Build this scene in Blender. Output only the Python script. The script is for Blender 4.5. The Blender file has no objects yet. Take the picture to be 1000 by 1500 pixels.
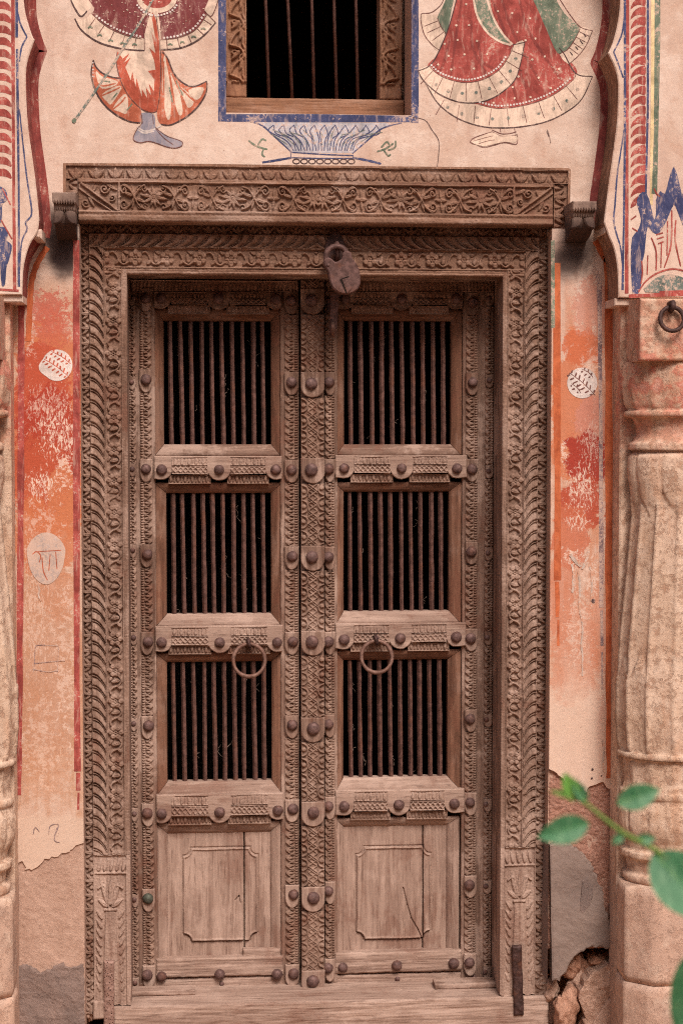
import bpy, math, random
import numpy as np
from mathutils import Vector, Matrix, Euler

# ------------------------------------------------------------------ camera, sky, sun, exposure
sc = bpy.context.scene
F = 2500.0                       # focal length in photo pixels (photo 1000 x 1500)
YAW, PITCH, DIST = math.atan(194 / F), math.atan(118 / F), 5.0
ROT = Euler((math.pi / 2 - PITCH, 0, -YAW)).to_matrix()
CAM = Vector((0, 0, 1.5)) + ROT @ Vector((0, 0, DIST))
cd = bpy.data.cameras.new('camera'); cam = bpy.data.objects.new('camera', cd)
sc.collection.objects.link(cam); sc.camera = cam
cam.location = CAM; cam.rotation_euler = ROT.to_euler()
cd.sensor_fit = 'VERTICAL'; cd.sensor_height = 36.0; cd.lens = 36.0 * F / 1500.0
cd.clip_start = 0.05; cd.clip_end = 500
cd.dof.use_dof = True; cd.dof.focus_distance = 5.0; cd.dof.aperture_fstop = 3.6

SUN_EL, SUN_AZ = math.radians(49), math.radians(14)      # azimuth: to the right of the facade's normal
wd = bpy.data.worlds.new('World'); sc.world = wd; wd.use_nodes = True
wn = wd.node_tree
sky = wn.nodes.new('ShaderNodeTexSky'); sky.sky_type = 'NISHITA'; sky.sun_disc = False
sky.sun_elevation = SUN_EL; sky.sun_rotation = math.pi - SUN_AZ
sky.air_density = 0.7; sky.dust_density = 6.0; sky.ozone_density = 0.4
bg = wn.nodes['Background']; bg.inputs[1].default_value = 0.12
wn.links.new(sky.outputs[0], bg.inputs[0])
sl = bpy.data.lights.new('sun', 'SUN'); sun = bpy.data.objects.new('sun', sl); sc.collection.objects.link(sun)
sl.energy = 2.7; sl.angle = math.radians(20); sl.color = (1.0, 0.955, 0.91)
sd = Vector((math.sin(SUN_AZ) * math.cos(SUN_EL), -math.cos(SUN_AZ) * math.cos(SUN_EL), math.sin(SUN_EL)))
sun.rotation_euler = sd.to_track_quat('Z', 'Y').to_euler(); sun.location = (2, -6, 8)
sc.view_settings.view_transform = 'Standard'; sc.view_settings.look = 'None'
sc.view_settings.exposure = 0.10; sc.view_settings.gamma = 1.0
sc.cycles.max_bounces = 4; sc.cycles.diffuse_bounces = 3; sc.cycles.glossy_bounces = 2; sc.cycles.transmission_bounces = 2
sc.cycles.filter_width = 1.1; sc.cycles.use_denoising = False; sc.cycles.use_adaptive_sampling = True; sc.cycles.adaptive_threshold = 0.02

# ------------------------------------------------------------------ geometry helpers
U = 0.002                                              # one photo pixel at the door is two millimetres
rng = random.Random(7)
COL = sc.collection

def P(px, py, Y=0.0):
    d = ROT @ Vector(((px - 500) / F, (750 - py) / F, -1.0))
    t = (Y - CAM.y) / d.y
    return CAM + d * t

def R(px0, py0, px1, py1, Y=0.0):                      # an upright rectangle on the plane Y, seen at these pixels
    xm, ym = (px0 + px1) / 2, (py0 + py1) / 2
    return (P(px0, ym, Y).x, P(px1, ym, Y).x, P(xm, py1, Y).z, P(xm, py0, Y).z)

def pts(l, Y):
    return [(lambda v: (v.x, v.z))(P(a, b, Y)) for a, b in l]

def smooth(p, n=6, closed=False):
    out = []; k = len(p)
    for i in range(k if closed else k - 1):
        g = (lambda j: p[j % k]) if closed else (lambda j: p[min(max(j, 0), k - 1)])
        a, b, c, d = g(i - 1), g(i), g(i + 1), g(i + 2)
        for j in range(n):
            t = j / n
            out.append(tuple(.5 * ((2 * b[q]) + (-a[q] + c[q]) * t + (2 * a[q] - 5 * b[q] + 4 * c[q] - d[q]) * t * t + (-a[q] + 3 * b[q] - 3 * c[q] + d[q]) * t ** 3) for q in range(len(b))))
    if not closed: out.append(tuple(p[-1]))
    return out

def link(name, data, parent=None, label=None, cat=None, group=None, kind=None):
    o = bpy.data.objects.new(name, data); COL.objects.link(o)
    if parent is not None:
        o.parent = parent
        if parent.data is None: o.matrix_parent_inverse = Matrix.Translation(-parent.location)
        elif parent.location.length > 0: o.matrix_parent_inverse = Matrix.Translation(-parent.location)
    if label: o['label'] = label
    if cat: o['category'] = cat
    if group: o['group'] = group
    if kind: o['kind'] = kind
    return o

def thing(name, loc, label, cat, group=None):
    o = link(name, None, None, label, cat, group, 'thing'); o.location = loc; o.empty_display_size = .05
    return o

class MB:
    def __init__(s): s.v = []; s.f = []
    def add(s, v, f):
        n = len(s.v); s.v += [tuple(q) for q in v]; s.f += [tuple(i + n for i in q) for q in f]; return s
    def box(s, x0, x1, y0, y1, z0, z1, b=0.0):
        if b:
            return s.prism([(x0, z0), (x1, z0), (x1, z1), (x0, z1)], y0, y1, b)
        return s.add([(x0, y0, z0), (x1, y0, z0), (x1, y1, z0), (x0, y1, z0), (x0, y0, z1), (x1, y0, z1), (x1, y1, z1), (x0, y1, z1)],
                     [(0, 1, 5, 4), (1, 2, 6, 5), (2, 3, 7, 6), (3, 0, 4, 7), (4, 5, 6, 7), (3, 2, 1, 0)])
    def prism(s, poly, y0, y1, b=0.0):                 # poly in x,z ; y0 is the face towards the street
        a = sum(p[0] * q[1] - q[0] * p[1] for p, q in zip(poly, poly[1:] + poly[:1]))
        if a < 0: poly = poly[::-1]
        n = len(poly)
        ring = lambda pl, y: [(x, y, z) for x, z in pl]
        rows = []
        if b:
            ins = []
            for i in range(n):
                p, q, r = Vector(poly[i - 1]), Vector(poly[i]), Vector(poly[(i + 1) % n])
                e1 = (q - p); e2 = (r - q)
                e1 = e1.normalized() if e1.length > 1e-9 else e2.normalized()
                e2 = e2.normalized() if e2.length > 1e-9 else e1
                n1 = Vector((-e1.y, e1.x)); n2 = Vector((-e2.y, e2.x)); m = n1 + n2
                m = m.normalized() if m.length > 1e-6 else n1
                ins.append(tuple(q + m * b / max(.5, m.dot(n1))))
            rows.append(ring(ins, y0)); rows.append(ring(poly, y0 + b))
        else: rows.append(ring(poly, y0))
        rows.append(ring(poly, y1))
        v = [p for r_ in rows for p in r_]; f = [tuple(range(n))]
        for k in range(len(rows) - 1):
            for i in range(n):
                j = (i + 1) % n
                f.append((k * n + i, (k + 1) * n + i, (k + 1) * n + j, k * n + j))
        f.append(tuple(range((len(rows) - 1) * n, len(rows) * n))[::-1])
        return s.add(v, f)
    def tube(s, path, r, n=8, closed=False, cap=True):
        P_ = [Vector(p) for p in path]; k = len(P_); v = []; f = []
        rr = r if hasattr(r, '__len__') else [r] * k
        up = None
        for i in range(k):
            t = (P_[(i + 1) % k] - P_[i - 1]) if (closed or 0 < i < k - 1) else (P_[1] - P_[0] if i == 0 else P_[-1] - P_[-2])
            t.normalize()
            if up is None: up = Vector((0, 1, 0)) if abs(t.y) < .9 else Vector((1, 0, 0))
            a = t.cross(up).normalized(); up = a.cross(t).normalized()
            for j in range(n):
                w = 2 * math.pi * (j + .5) / n
                v.append(P_[i] + (a * math.cos(w) + up * math.sin(w)) * rr[i])
        for i in range(k if closed else k - 1):
            for j in range(n):
                i2 = (i + 1) % k; j2 = (j + 1) % n
                f.append((i * n + j, i * n + j2, i2 * n + j2, i2 * n + j))
        if not closed and cap: f.append(tuple(range(n))[::-1]); f.append(tuple(range((k - 1) * n, k * n)))
        return s.add(v, f)
    def sheet(s, poly, y):
        a = sum(p[0] * q[1] - q[0] * p[1] for p, q in zip(poly, poly[1:] + poly[:1]))
        if a < 0: poly = poly[::-1]
        return s.add([(x, y, z) for x, z in poly], [tuple(range(len(poly)))])
    def ribbon(s, path, w, y):                         # a painted stroke of width w (number or list)
        k = len(path); ww = w if hasattr(w, '__len__') else [w] * k
        v = []; f = []
        for i in range(k):
            a = Vector(path[max(i - 1, 0)]); b = Vector(path[min(i + 1, k - 1)]); t = b - a
            t = t.normalized() if t.length > 1e-9 else Vector((1, 0)); n = Vector((-t.y, t.x)) * ww[i] / 2; p = Vector(path[i])
            v += [(p.x + n.x, y, p.y + n.y), (p.x - n.x, y, p.y - n.y)]
        for i in range(k - 1): f.append((2 * i, 2 * i + 1, 2 * i + 3, 2 * i + 2))
        return s.add(v, f)
    def mesh(s, name, mat, sm=False):
        m = bpy.data.meshes.new(name); m.from_pydata(s.v, [], s.f); m.materials.append(mat)
        if sm: m.shade_smooth() if hasattr(m, 'shade_smooth') else None
        return m
    def build(s, name, mat, parent=None, sm=False, **k):
        return link(name, s.mesh(name, mat, sm), parent, **k)

def gridmesh(name, X, Y, Z, mat, sm=True, extra=None):
    nz, nx = X.shape
    co = np.stack([X, Y, Z], -1).reshape(-1, 3)
    i = np.arange(nz * nx).reshape(nz, nx)
    q = np.stack([i[:-1, :-1], i[1:, :-1], i[1:, 1:], i[:-1, 1:]], -1).reshape(-1, 4)
    if extra is not None: co = np.concatenate([co, extra[0]]); q = np.concatenate([q, extra[1]])
    m = bpy.data.meshes.new(name)
    m.vertices.add(len(co)); m.vertices.foreach_set('co', co.astype(np.float32).ravel())
    m.loops.add(len(q) * 4); m.loops.foreach_set('vertex_index', q.astype(np.int32).ravel())
    m.polygons.add(len(q)); m.polygons.foreach_set('loop_start', (np.arange(len(q)) * 4).astype(np.int32))
    if sm:
        fl = np.zeros(len(q), bool); fl[:(nz - 1) * (nx - 1)] = True
        m.polygons.foreach_set('use_smooth', fl)
    m.update(calc_edges=True); m.materials.append(mat)
    return m

def relief(name, rect, y, thick, func, mat, parent=None, res=.75, warp=None, **k):
    """a timber or plaster piece whose street face is a height field; func(U,V,W,H) in photo pixels -> relief in pixels"""
    x0, x1, z0, z1 = rect
    W, H = (x1 - x0) / U, (z1 - z0) / U
    nx, nz = max(2, int(W / res) + 1), max(2, int(H / res) + 1)
    u, v = np.meshgrid(np.linspace(0, W, nx), np.linspace(0, H, nz))
    h = func(u, v, W, H)
    X = x0 + u * U; Z = z1 - v * U; Yv = y - h * U
    if warp: X, Z = warp(X, Z, u, v, W, H)
    # skirt back to y+thick
    idx = np.arange(nz * nx).reshape(nz, nx)
    loop = np.concatenate([idx[0, :], idx[1:, -1], idx[-1, -2::-1], idx[-2:0:-1, 0]])
    bx = X.ravel()[loop]; bz = Z.ravel()[loop]; n = len(loop)
    ev = np.stack([bx, np.full(n, y + thick), bz], -1); base = nz * nx
    j = np.arange(n); jn = (j + 1) % n
    eq = np.stack([loop[j], loop[jn], base + jn, base + j], -1)
    return link(name, gridmesh(name, X, Yv, Z, mat, True, (ev, eq)), parent, **k)

_lat = {}
def vn(a, b, seed=0):                                  # smooth value noise in 0..1
    if seed not in _lat: _lat[seed] = np.random.RandomState(seed).rand(64, 64)
    L = _lat[seed]
    ia, ib = np.floor(a).astype(int), np.floor(b).astype(int); fa, fb = a - ia, b - ib
    fa = fa * fa * (3 - 2 * fa); fb = fb * fb * (3 - 2 * fb)
    g = lambda i, j: L[i % 64, j % 64]
    return (g(ia, ib) * (1 - fa) + g(ia + 1, ib) * fa) * (1 - fb) + (g(ia, ib + 1) * (1 - fa) + g(ia + 1, ib + 1) * fa) * fb

# ---------------------------------------------------------------- carved pattern tiles
class Tile:
    def __init__(s, period, w, res=.5):
        s.p, s.w, s.res = period, w, res
        s.S, s.T = np.meshgrid(np.arange(0, period, res), np.arange(0, w + res, res))
        s.h = np.zeros_like(s.S)
    def _d(s, cx):                                     # wrapped s-distance
        return (s.S - cx + s.p / 2) % s.p - s.p / 2
    def disc(s, cx, cy, r, h=2.5, dim=0):
        d = np.hypot(s._d(cx), s.T - cy) / r
        v = h * np.sqrt(np.clip(1 - d * d, 0, 1))
        if dim: v -= dim * np.clip(1 - d * 2.2, 0, 1)
        s.h = np.maximum(s.h, v); return s
    def pit(s, cx, cy, r, d=2):
        q = np.hypot(s._d(cx), s.T - cy) / r
        s.h = np.where(q < 1, s.h - d * np.sqrt(np.clip(1 - q * q, 0, 1)), s.h); return s
    def ridge(s, path, w=1.4, h=2.2):
        best = np.full_like(s.S, 1e9)
        for (a, b), (c, d) in zip(path[:-1], path[1:]):
            mx = (a + c) / 2; ds = s._d(mx) + mx
            L = (c - a) ** 2 + (d - b) ** 2 + 1e-9
            t = np.clip(((ds - a) * (c - a) + (s.T - b) * (d - b)) / L, 0, 1)
            best = np.minimum(best, np.hypot(ds - a - t * (c - a), s.T - b - t * (d - b)))
        s.h = np.maximum(s.h, h * np.sqrt(np.clip(1 - (best / w) ** 2, 0, 1))); return s
    def leaf(s, x0, y0, x1, y1, w, h=2.4, vein=.9):
        mx = (x0 + x1) / 2; ds = s._d(mx) + mx
        L = math.hypot(x1 - x0, y1 - y0); ex, ey = (x1 - x0) / L, (y1 - y0) / L
        a = ((ds - x0) * ex + (s.T - y0) * ey) / L; b = -(ds - x0) * ey + (s.T - y0) * ex
        hw = w * np.sqrt(np.clip(a, 0, 1)) * np.clip(1 - a, 0, 1) * 2.6 * .77
        q = np.abs(b) / np.maximum(hw, 1e-3)
        v = np.where((a > 0) & (a < 1) & (q < 1), h * np.sqrt(np.clip(1 - q ** 2, 0, 1)) - vein * np.clip(1 - np.abs(b) / .8, 0, 1), 0)
        s.h = np.maximum(s.h, v); return s
    def edge(s, w=1.2, h=2.2):
        s.h = np.maximum(s.h, np.where((s.T < w) | (s.T > s.w - w), h, 0)); return s
    def spiral(s, cx, cy, r, turns=1.6, a0=0, sgn=1, w=1.1, h=2.2):
        n = 22
        return s.ridge([(cx + r * (1 - i / n) * math.cos(a0 + sgn * turns * 2 * math.pi * i / n), cy + r * (1 - i / n) * math.sin(a0 + sgn * turns * 2 * math.pi * i / n)) for i in range(n + 1)], w, h)
    def __call__(s, S, T, W):
        a = (S % s.p) / s.res; b = np.clip(T / W, 0, 1) * (s.h.shape[0] - 1)
        n, m = s.h.shape[1], s.h.shape[0]
        ia = np.floor(a).astype(int); ib = np.minimum(np.floor(b).astype(int), m - 2); fa, fb = a - ia, b - ib
        g = lambda i, j: s.h[j, i % n]
        return (g(ia, ib) * (1 - fa) + g(ia + 1, ib) * fa) * (1 - fb) + (g(ia, ib + 1) * (1 - fa) + g(ia + 1, ib + 1) * fa) * fb

T_FLOWER = Tile(45.6, 24)
for k in range(6):
    a = k * math.pi / 3 + .5
    T_FLOWER.disc(12 + 6.7 * math.cos(a), 12 + 6.7 * math.sin(a), 4.1, 3.3, 1.0)
T_FLOWER.disc(12, 12, 2.9, 3.0).pit(12, 12, 1.6, 2.2)
T_FLOWER.ridge(smooth([(20, 16), (27, 20), (34, 17), (38, 9), (43, 5), (47, 6)], 5), 1.5, 3.0)
T_FLOWER.leaf(27, 18, 30, 6, 4.6, 3.2).leaf(22, 7, 30, 3.4, 3.0, 2.8).leaf(35, 15, 41, 20.5, 3.6, 3.2).edge(1.3, 2.6)
T_LEAF = Tile(21, 13)
T_LEAF.leaf(10.5, 13, 10.5, .5, 4.2, 3.0).leaf(9.5, 11.5, 1.5, 3.2, 3.0, 2.6).leaf(11.5, 11.5, 19.5, 3.2, 3.0, 2.6).disc(0, 10.3, 2.4, 2.2, .8).edge(.8, 1.6)
T_SMALL = Tile(11.5, 13)                                # small leaf on the door strips, beads on one side
T_SMALL.leaf(5.7, 11.5, 5.7, 4.6, 3.4, 2.8).ridge(smooth([(5.7, 12), (1.2, 8), (1.0, 5)], 4), 1.0, 2.4).ridge(smooth([(5.7, 12), (10.3, 8), (10.5, 5)], 4), 1.0, 2.4)
for k in range(3): T_SMALL.disc(1.9 + 3.83 * k, 2, 1.6, 2.2)
T_POST = Tile(23, 11)
T_POST.ridge(smooth([(2, 9.5), (5, 3.5), (11.5, 1.5), (18, 3.5), (21, 9.5)], 5), 1.2, 3).disc(11.5, 7, 3.6, 2.9, 1.2).leaf(11.5, 10.5, 11.5, 3.5, 3.2, 3.2).edge(.8, 1.8)
T_LATT = Tile(20, 12)
for k in (-20, 0, 20):
    T_LATT.ridge([(k, 0), (k + 10, 12)], 1.0, 2.0).ridge([(k + 3.5, 0), (k + 13.5, 12)], .8, 1.7).ridge([(k + 10, 0), (k, 12)], 1.0, 2.0).ridge([(k + 20, 0), (k + 10, 12)], 1.0, 2.0).ridge([(k + 10, 0), (k + 20, 12)], .8, 1.6)
T_ZIG = Tile(15, 10)
for k in (-15, 0, 15):
    T_ZIG.ridge([(k, 1.5), (k + 7.5, 8.5), (k + 15, 1.5)], 1.0, 2.0).ridge([(k, 8.5), (k + 7.5, 1.5), (k + 15, 8.5)], 1.0, 2.0)
T_ZIG.edge(.9, 1.8)
T_FRINGE = Tile(10.5, 11)
T_FRINGE.leaf(5.2, 10.5, 5.2, .8, 3.1, 2.6).ridge([(0, 10.5), (0, 3)], 1.0, 2.0).edge(.8, 1.6)
T_FRIEZE = Tile(27, 22)
T_FRIEZE.leaf(13.5, 21, 13.5, 3, 5.4, 3.4).leaf(11.5, 20, 2.5, 6, 4.2, 3.0).leaf(15.5, 20, 24.5, 6, 4.2, 3.0).leaf(0, 21, 0, 10, 3.0, 2.6).edge(1.4, 2.4)
T_SCROLL = Tile(132, 40)
q = T_SCROLL
for sx, sg in ((14, 1), (118, -1)):
    q.spiral(sx, 10.5, 8.2, 1.7, 0 if sg > 0 else math.pi, -sg, 1.3, 2.8).spiral(sx, 29.5, 8.2, 1.7, 0 if sg > 0 else math.pi, sg, 1.3, 2.8)
for cx in (32, 100):
    q.ridge(smooth([(cx - 19, 5), (cx - 9, 9), (cx, 20), (cx + 8, 31), (cx + 19, 36)], 5), 1.6, 3.0).ridge(smooth([(cx - 19, 35), (cx - 8, 31), (cx, 20), (cx + 9, 9), (cx + 18, 4)], 5), 1.6, 3.0).leaf(cx + 3, 22, cx + 21, 27, 3.6, 2.8).leaf(cx - 3, 18, cx - 20, 14, 3.6, 2.8)
    q.spiral(cx + 10, 9, 5, 1.3, 2.5, 1, 1.0, 2.4).spiral(cx + 10, 31, 5, 1.3, -2.5, -1, 1.0, 2.4)
    q.leaf(cx, 18, cx - 5, 3, 3.2).leaf(cx, 22, cx - 5, 37, 3.2).disc(cx, 20, 3.2, 3.2, 1)
for a in range(10):
    w = a * math.pi / 5 + .16; l = 24 if a in (0, 4, 5, 9) else 15
    q.leaf(66 + 3 * math.cos(w), 20 + 3 * math.sin(w), 66 + l * math.cos(w), 20 + min(l, 18) * math.sin(w), 3.4, 3.1)
q.disc(66, 20, 3.8, 3.2, 1.2).spiral(50, 8, 5.2, 1.4, .5, 1, 1.1).spiral(82, 8, 5.2, 1.4, 2.6, -1, 1.1).spiral(50, 33, 5, 1.4, -.5, -1, 1.1).spiral(82, 33, 5, 1.4, 3.6, 1, 1.1)
q.leaf(0, 20, 10, 20, 3, 2.8).leaf(0, 20, -10, 20, 3, 2.8).leaf(0, 18, 2, 4, 3).leaf(0, 22, -2, 36, 3).disc(0, 20, 3.4, 3.0, 1.2).edge(1.5, 2.6)

def gad(S, T, W, p=15.8, h=3.2):
    t = np.clip(T / W, 0, 1)
    ph = (S - p * 1.25 * t ** 2.1) / p
    f = ph - np.floor(ph)
    r = np.where(f < .62, np.sin(np.clip(f / .62, 0, 1) * math.pi * .5) ** .8, np.clip(1 - (f - .62) / .16, 0, 1))
    r2 = np.exp(-((f - .86) / .06) ** 2) * .75
    e = np.clip(np.minimum(t, 1 - t) * W / 1.6, 0, 1)
    return h * np.maximum(r, r2) * e * .95 + np.where((t < .07) | (t > .93), 2.2, 0)

def hand(S, T, seed, amp=1.0):                          # unevenness of hand carving
    return S + amp * 2.2 * (vn(S * .03, T * .02, seed) - .5), T + amp * .9 * (vn(S * .05 + 9, T * .02, seed + 1) - .5)

def worn(S, T, seed):
    return .55 + .65 * vn(S * .03, T * .05, seed) - .5 * np.clip(vn(S * .07, T * .1, seed + 7) - .78, 0, 1) * 4, .8 * (vn(S * .5, T * .5, seed + 2) - .5)

RH = 1.6
def band(tile, vertical=True, flip=False, seed=0, mid=None, h=1.0):
    def fn(u, v, W, H):
        if vertical: S, T, Wd = v, (W - u if flip else u), W
        else: S, T, Wd = (u if mid is None else np.abs(u - mid)), (H - v if flip else v), H
        S2, T2 = hand(S, T, seed)
        if tile is gad: z = gad(S2, np.clip(T2, 0, Wd), Wd)
        else: z = tile(S2 + 400, T2, Wd)
        g, n = worn(S, T, seed)
        return z * g * h * RH + n
    return fn

def plank(seed=0, vertical=True, r=2.0, amp=.6):        # worn board: rounded uneven edges, raised grain, dents
    def fn(u, v, W, H):
        S, T = (v, u) if vertical else (u, v)
        d = np.minimum(np.minimum(u, W - u), np.minimum(v, H - v))
        d = d + 1.4 * (vn(u * .15, v * .15, seed + 3) - .5)
        e = -r * np.clip(1 - d / (r * 1.3), 0, 1.3) ** 2
        g = amp * (vn(T * .6, S * .03, seed) - .5) + amp * 1.2 * (vn(T * .12, S * .02, seed + 1) - .5)
        return e + g - .8 * amp * np.clip(vn(T * .9, S * .05, seed + 5) - .82, 0, 1) * 5
    return fn

# ------------------------------------------------------------------ material helpers
def lin(c):
    return tuple(((x / 255) / 12.92 if x <= 10 else (((x / 255) + .055) / 1.055) ** 2.4) for x in c) + (1.0,)

class Mat:
    def __init__(s, name):
        s.m = bpy.data.materials.new(name); s.m.use_nodes = True; s.t = s.m.node_tree
        s.b = s.t.nodes['Principled BSDF']; s.b.inputs['Specular IOR Level'].default_value = .2
        g = s.t.nodes.new('ShaderNodeNewGeometry'); s.pos = g.outputs['Position']; s.nor = g.outputs['Normal']
        x = s.t.nodes.new('ShaderNodeSeparateXYZ'); s.t.links.new(s.pos, x.inputs[0]); s.x, s.y, s.z = x.outputs
    def put(s, v, i):
        if hasattr(v, 'links'): s.t.links.new(v, i)
        else: i.default_value = v
    def math(s, op, a, b=0.0, c=None, clamp=False):
        n = s.t.nodes.new('ShaderNodeMath'); n.operation = op; n.use_clamp = clamp
        s.put(a, n.inputs[0]); s.put(b, n.inputs[1])
        if c is not None: s.put(c, n.inputs[2])
        return n.outputs[0]
    def noise(s, scale, detail=4, rough=.6, sv=None, dist=0.0):
        n = s.t.nodes.new('ShaderNodeTexNoise'); n.inputs['Scale'].default_value = scale
        n.inputs['Detail'].default_value = detail; n.inputs['Roughness'].default_value = rough; n.inputs['Distortion'].default_value = dist
        v = s.pos
        if sv:
            k = s.t.nodes.new('ShaderNodeVectorMath'); k.operation = 'MULTIPLY'; s.t.links.new(s.pos, k.inputs[0]); k.inputs[1].default_value = sv; v = k.outputs[0]
        s.t.links.new(v, n.inputs['Vector']); return n.outputs[0]
    def voro(s, scale, feat='F1', sv=None):
        n = s.t.nodes.new('ShaderNodeTexVoronoi'); n.feature = feat; n.inputs['Scale'].default_value = scale
        v = s.pos
        if sv:
            k = s.t.nodes.new('ShaderNodeVectorMath'); k.operation = 'MULTIPLY'; s.t.links.new(s.pos, k.inputs[0]); k.inputs[1].default_value = sv; v = k.outputs[0]
        s.t.links.new(v, n.inputs['Vector']); return n.outputs[0]
    def mr(s, f, a, b, c=0.0, d=1.0):
        n = s.t.nodes.new('ShaderNodeMapRange'); n.interpolation_type = 'SMOOTHSTEP'; s.put(f, n.inputs[0])
        if a > b: a, b, c, d = b, a, d, c
        for i, q in enumerate((a, b, c, d)): n.inputs[i + 1].default_value = q
        return n.outputs[0]
    def mix(s, f, a, b):
        n = s.t.nodes.new('ShaderNodeMix'); n.data_type = 'RGBA'
        s.put(f, n.inputs[0]); s.put(a, n.inputs[6]); s.put(b, n.inputs[7]); return n.outputs[2]
    def mul(s, a, b): return s.math('MULTIPLY', a, b)
    def blob(s, px, py, rx, ry, Y, soft=.4, nz=.5, n=None):
        c = P(px, py, Y); n = n if n is not None else s.noise(14, 5, .65)
        dx = s.math('DIVIDE', s.math('SUBTRACT', s.x, c.x), rx * U); dz = s.math('DIVIDE', s.math('SUBTRACT', s.z, c.z), ry * U)
        d = s.math('SQRT', s.math('ADD', s.mul(dx, dx), s.mul(dz, dz)))
        d = s.math('ADD', d, s.mul(s.math('SUBTRACT', n, .5), nz * 2))
        return s.mr(d, 1 + soft, 1 - soft)
    def zband(s, pa, pb, Y, soft=60, nz=80, n=None):   # mask between photo rows pa < pb
        n = n if n is not None else s.noise(9, 5, .6)
        z = s.math('ADD', s.z, s.mul(s.math('SUBTRACT', n, .5), nz * U * 2))
        a, b = P(500, pa, Y).z, P(500, pb, Y).z
        return s.mul(s.mr(z, a + soft * U / 2, a - soft * U / 2), s.mr(z, b - soft * U / 2, b + soft * U / 2))
    def bump(s, h, strength=.5, dist=.002, prev=None):
        n = s.t.nodes.new('ShaderNodeBump'); n.inputs['Strength'].default_value = strength; n.inputs['Distance'].default_value = dist
        s.put(h, n.inputs['Height'])
        if prev is not None: s.t.links.new(prev, n.inputs['Normal'])
        return n.outputs[0]
    def done(s, col, rough=.85, normal=None):
        s.put(col, s.b.inputs['Base Color']); s.put(rough, s.b.inputs['Roughness'])
        if normal is not None: s.t.links.new(normal, s.b.inputs['Normal'])
        return s.m

YW, YS, YF, YD = -0.10, -0.228, -0.04, 0.12              # wall plaster, arch face, frame face, door face

def wood(name, vertical=True, light=(152, 122, 107), dark=(98, 73, 61), top=(112, 80, 63), red=.45, dust=.55):
    m = Mat(name)
    sv = (30, 30, 2.4) if vertical else (2.4, 30, 30)
    g = m.noise(1.0, 6, .68, sv, 1.2); g2 = m.noise(1.0, 3, .6, tuple(q * 6 for q in sv), .4)
    patch = m.noise(5.0, 6, .74)
    blot = m.math('ADD', patch, m.mul(m.math('SUBTRACT', g, .5), .35))
    c = m.mix(m.mr(g, .28, .72), lin(dark), lin(light))
    zt = m.mr(m.math('ADD', m.z, m.mul(m.math('SUBTRACT', patch, .5), 1.2)), 1.2, 2.5)
    c = m.mix(m.mul(zt, .8), c, m.mix(m.mr(g, .25, .75), lin(tuple(q * .72 for q in top)), lin(top)))
    c = m.mix(m.mul(m.mr(blot, .46, .36), red), c, lin((112, 70, 54)))             # old oil and grease
    c = m.mix(m.mul(m.mr(blot, .50, .62), dust), c, lin((186, 158, 143)))          # bleached and dusty
    c = m.mix(m.mul(m.mr(g2, .56, .70), .5), c, lin((84, 58, 47)))                 # open grain
    n = m.bump(m.math('ADD', g2, g), .55, .0022)
    return m.done(c, .85, n)

WV = wood('weathered_wood_upright'); WH = wood('weathered_wood_level', False)
WC = wood('carved_wood', True, (152, 122, 106), (108, 82, 69), (134, 97, 77), .5, .35)
WCH = wood('carved_wood_level', False, (152, 122, 106), (108, 82, 69), (146, 106, 84), .5, .35)
WP = wood('pale_dry_wood', True, (170, 142, 127), (134, 107, 94), (144, 112, 95), .35, .45)
WPH = wood('pale_dry_wood_level', False, (170, 142, 127), (134, 107, 94), (144, 112, 95), .35, .45)

WD = wood('dark_stained_wood', True, (140, 100, 80), (88, 58, 44), (106, 68, 48), .55, .15); WDH = wood('shaded_stained_wood_level', False, (140, 100, 80), (88, 58, 44), (106, 68, 48), .55, .15)  # level copy: red-brown stain, with shade of down-facing members put into the colour

WW = wood('warm_window_wood', True, (170, 128, 104), (132, 92, 72), (158, 112, 84), .4, .2); WWH = wood('warm_window_wood_level', False, (170, 128, 104), (132, 92, 72), (158, 112, 84), .4, .2)

def iron(name, c=(88, 64, 60), c2=(58, 40, 36), pit=0):
    m = Mat(name); n = m.noise(60, 5, .65); n2 = m.noise(22, 3)
    col = m.mix(m.mr(n, .35, .7), lin(c2), lin(c)); col = m.mix(m.mul(m.mr(n2, .5, .7), .5), col, lin((112, 70, 52)))
    nb = m.bump(n, .4, .001)
    if pit:
        v = m.voro(170); p = m.mr(v, .18, .34); col = m.mix(p, lin((58, 36, 30)), lin((150, 118, 106))); nb = m.bump(p, .8, .002, nb)
    m.b.inputs['Metallic'].default_value = .25
    return m.done(col, .6, nb)
IRON = iron('rusted_iron'); STUD = iron('stud_iron', (122, 94, 88), (84, 62, 58)); PITTED = iron('pitted_iron', pit=1)
LOCK = iron('padlock_iron', (116, 86, 80), (78, 55, 50)); GREENSTUD = iron('verdigris', (92, 94, 82), (66, 64, 57))
RINGI = iron('worn_ring_iron', (134, 102, 90), (98, 70, 60)); BAR = iron('bar_iron', (112, 80, 72), (80, 55, 48))

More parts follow.
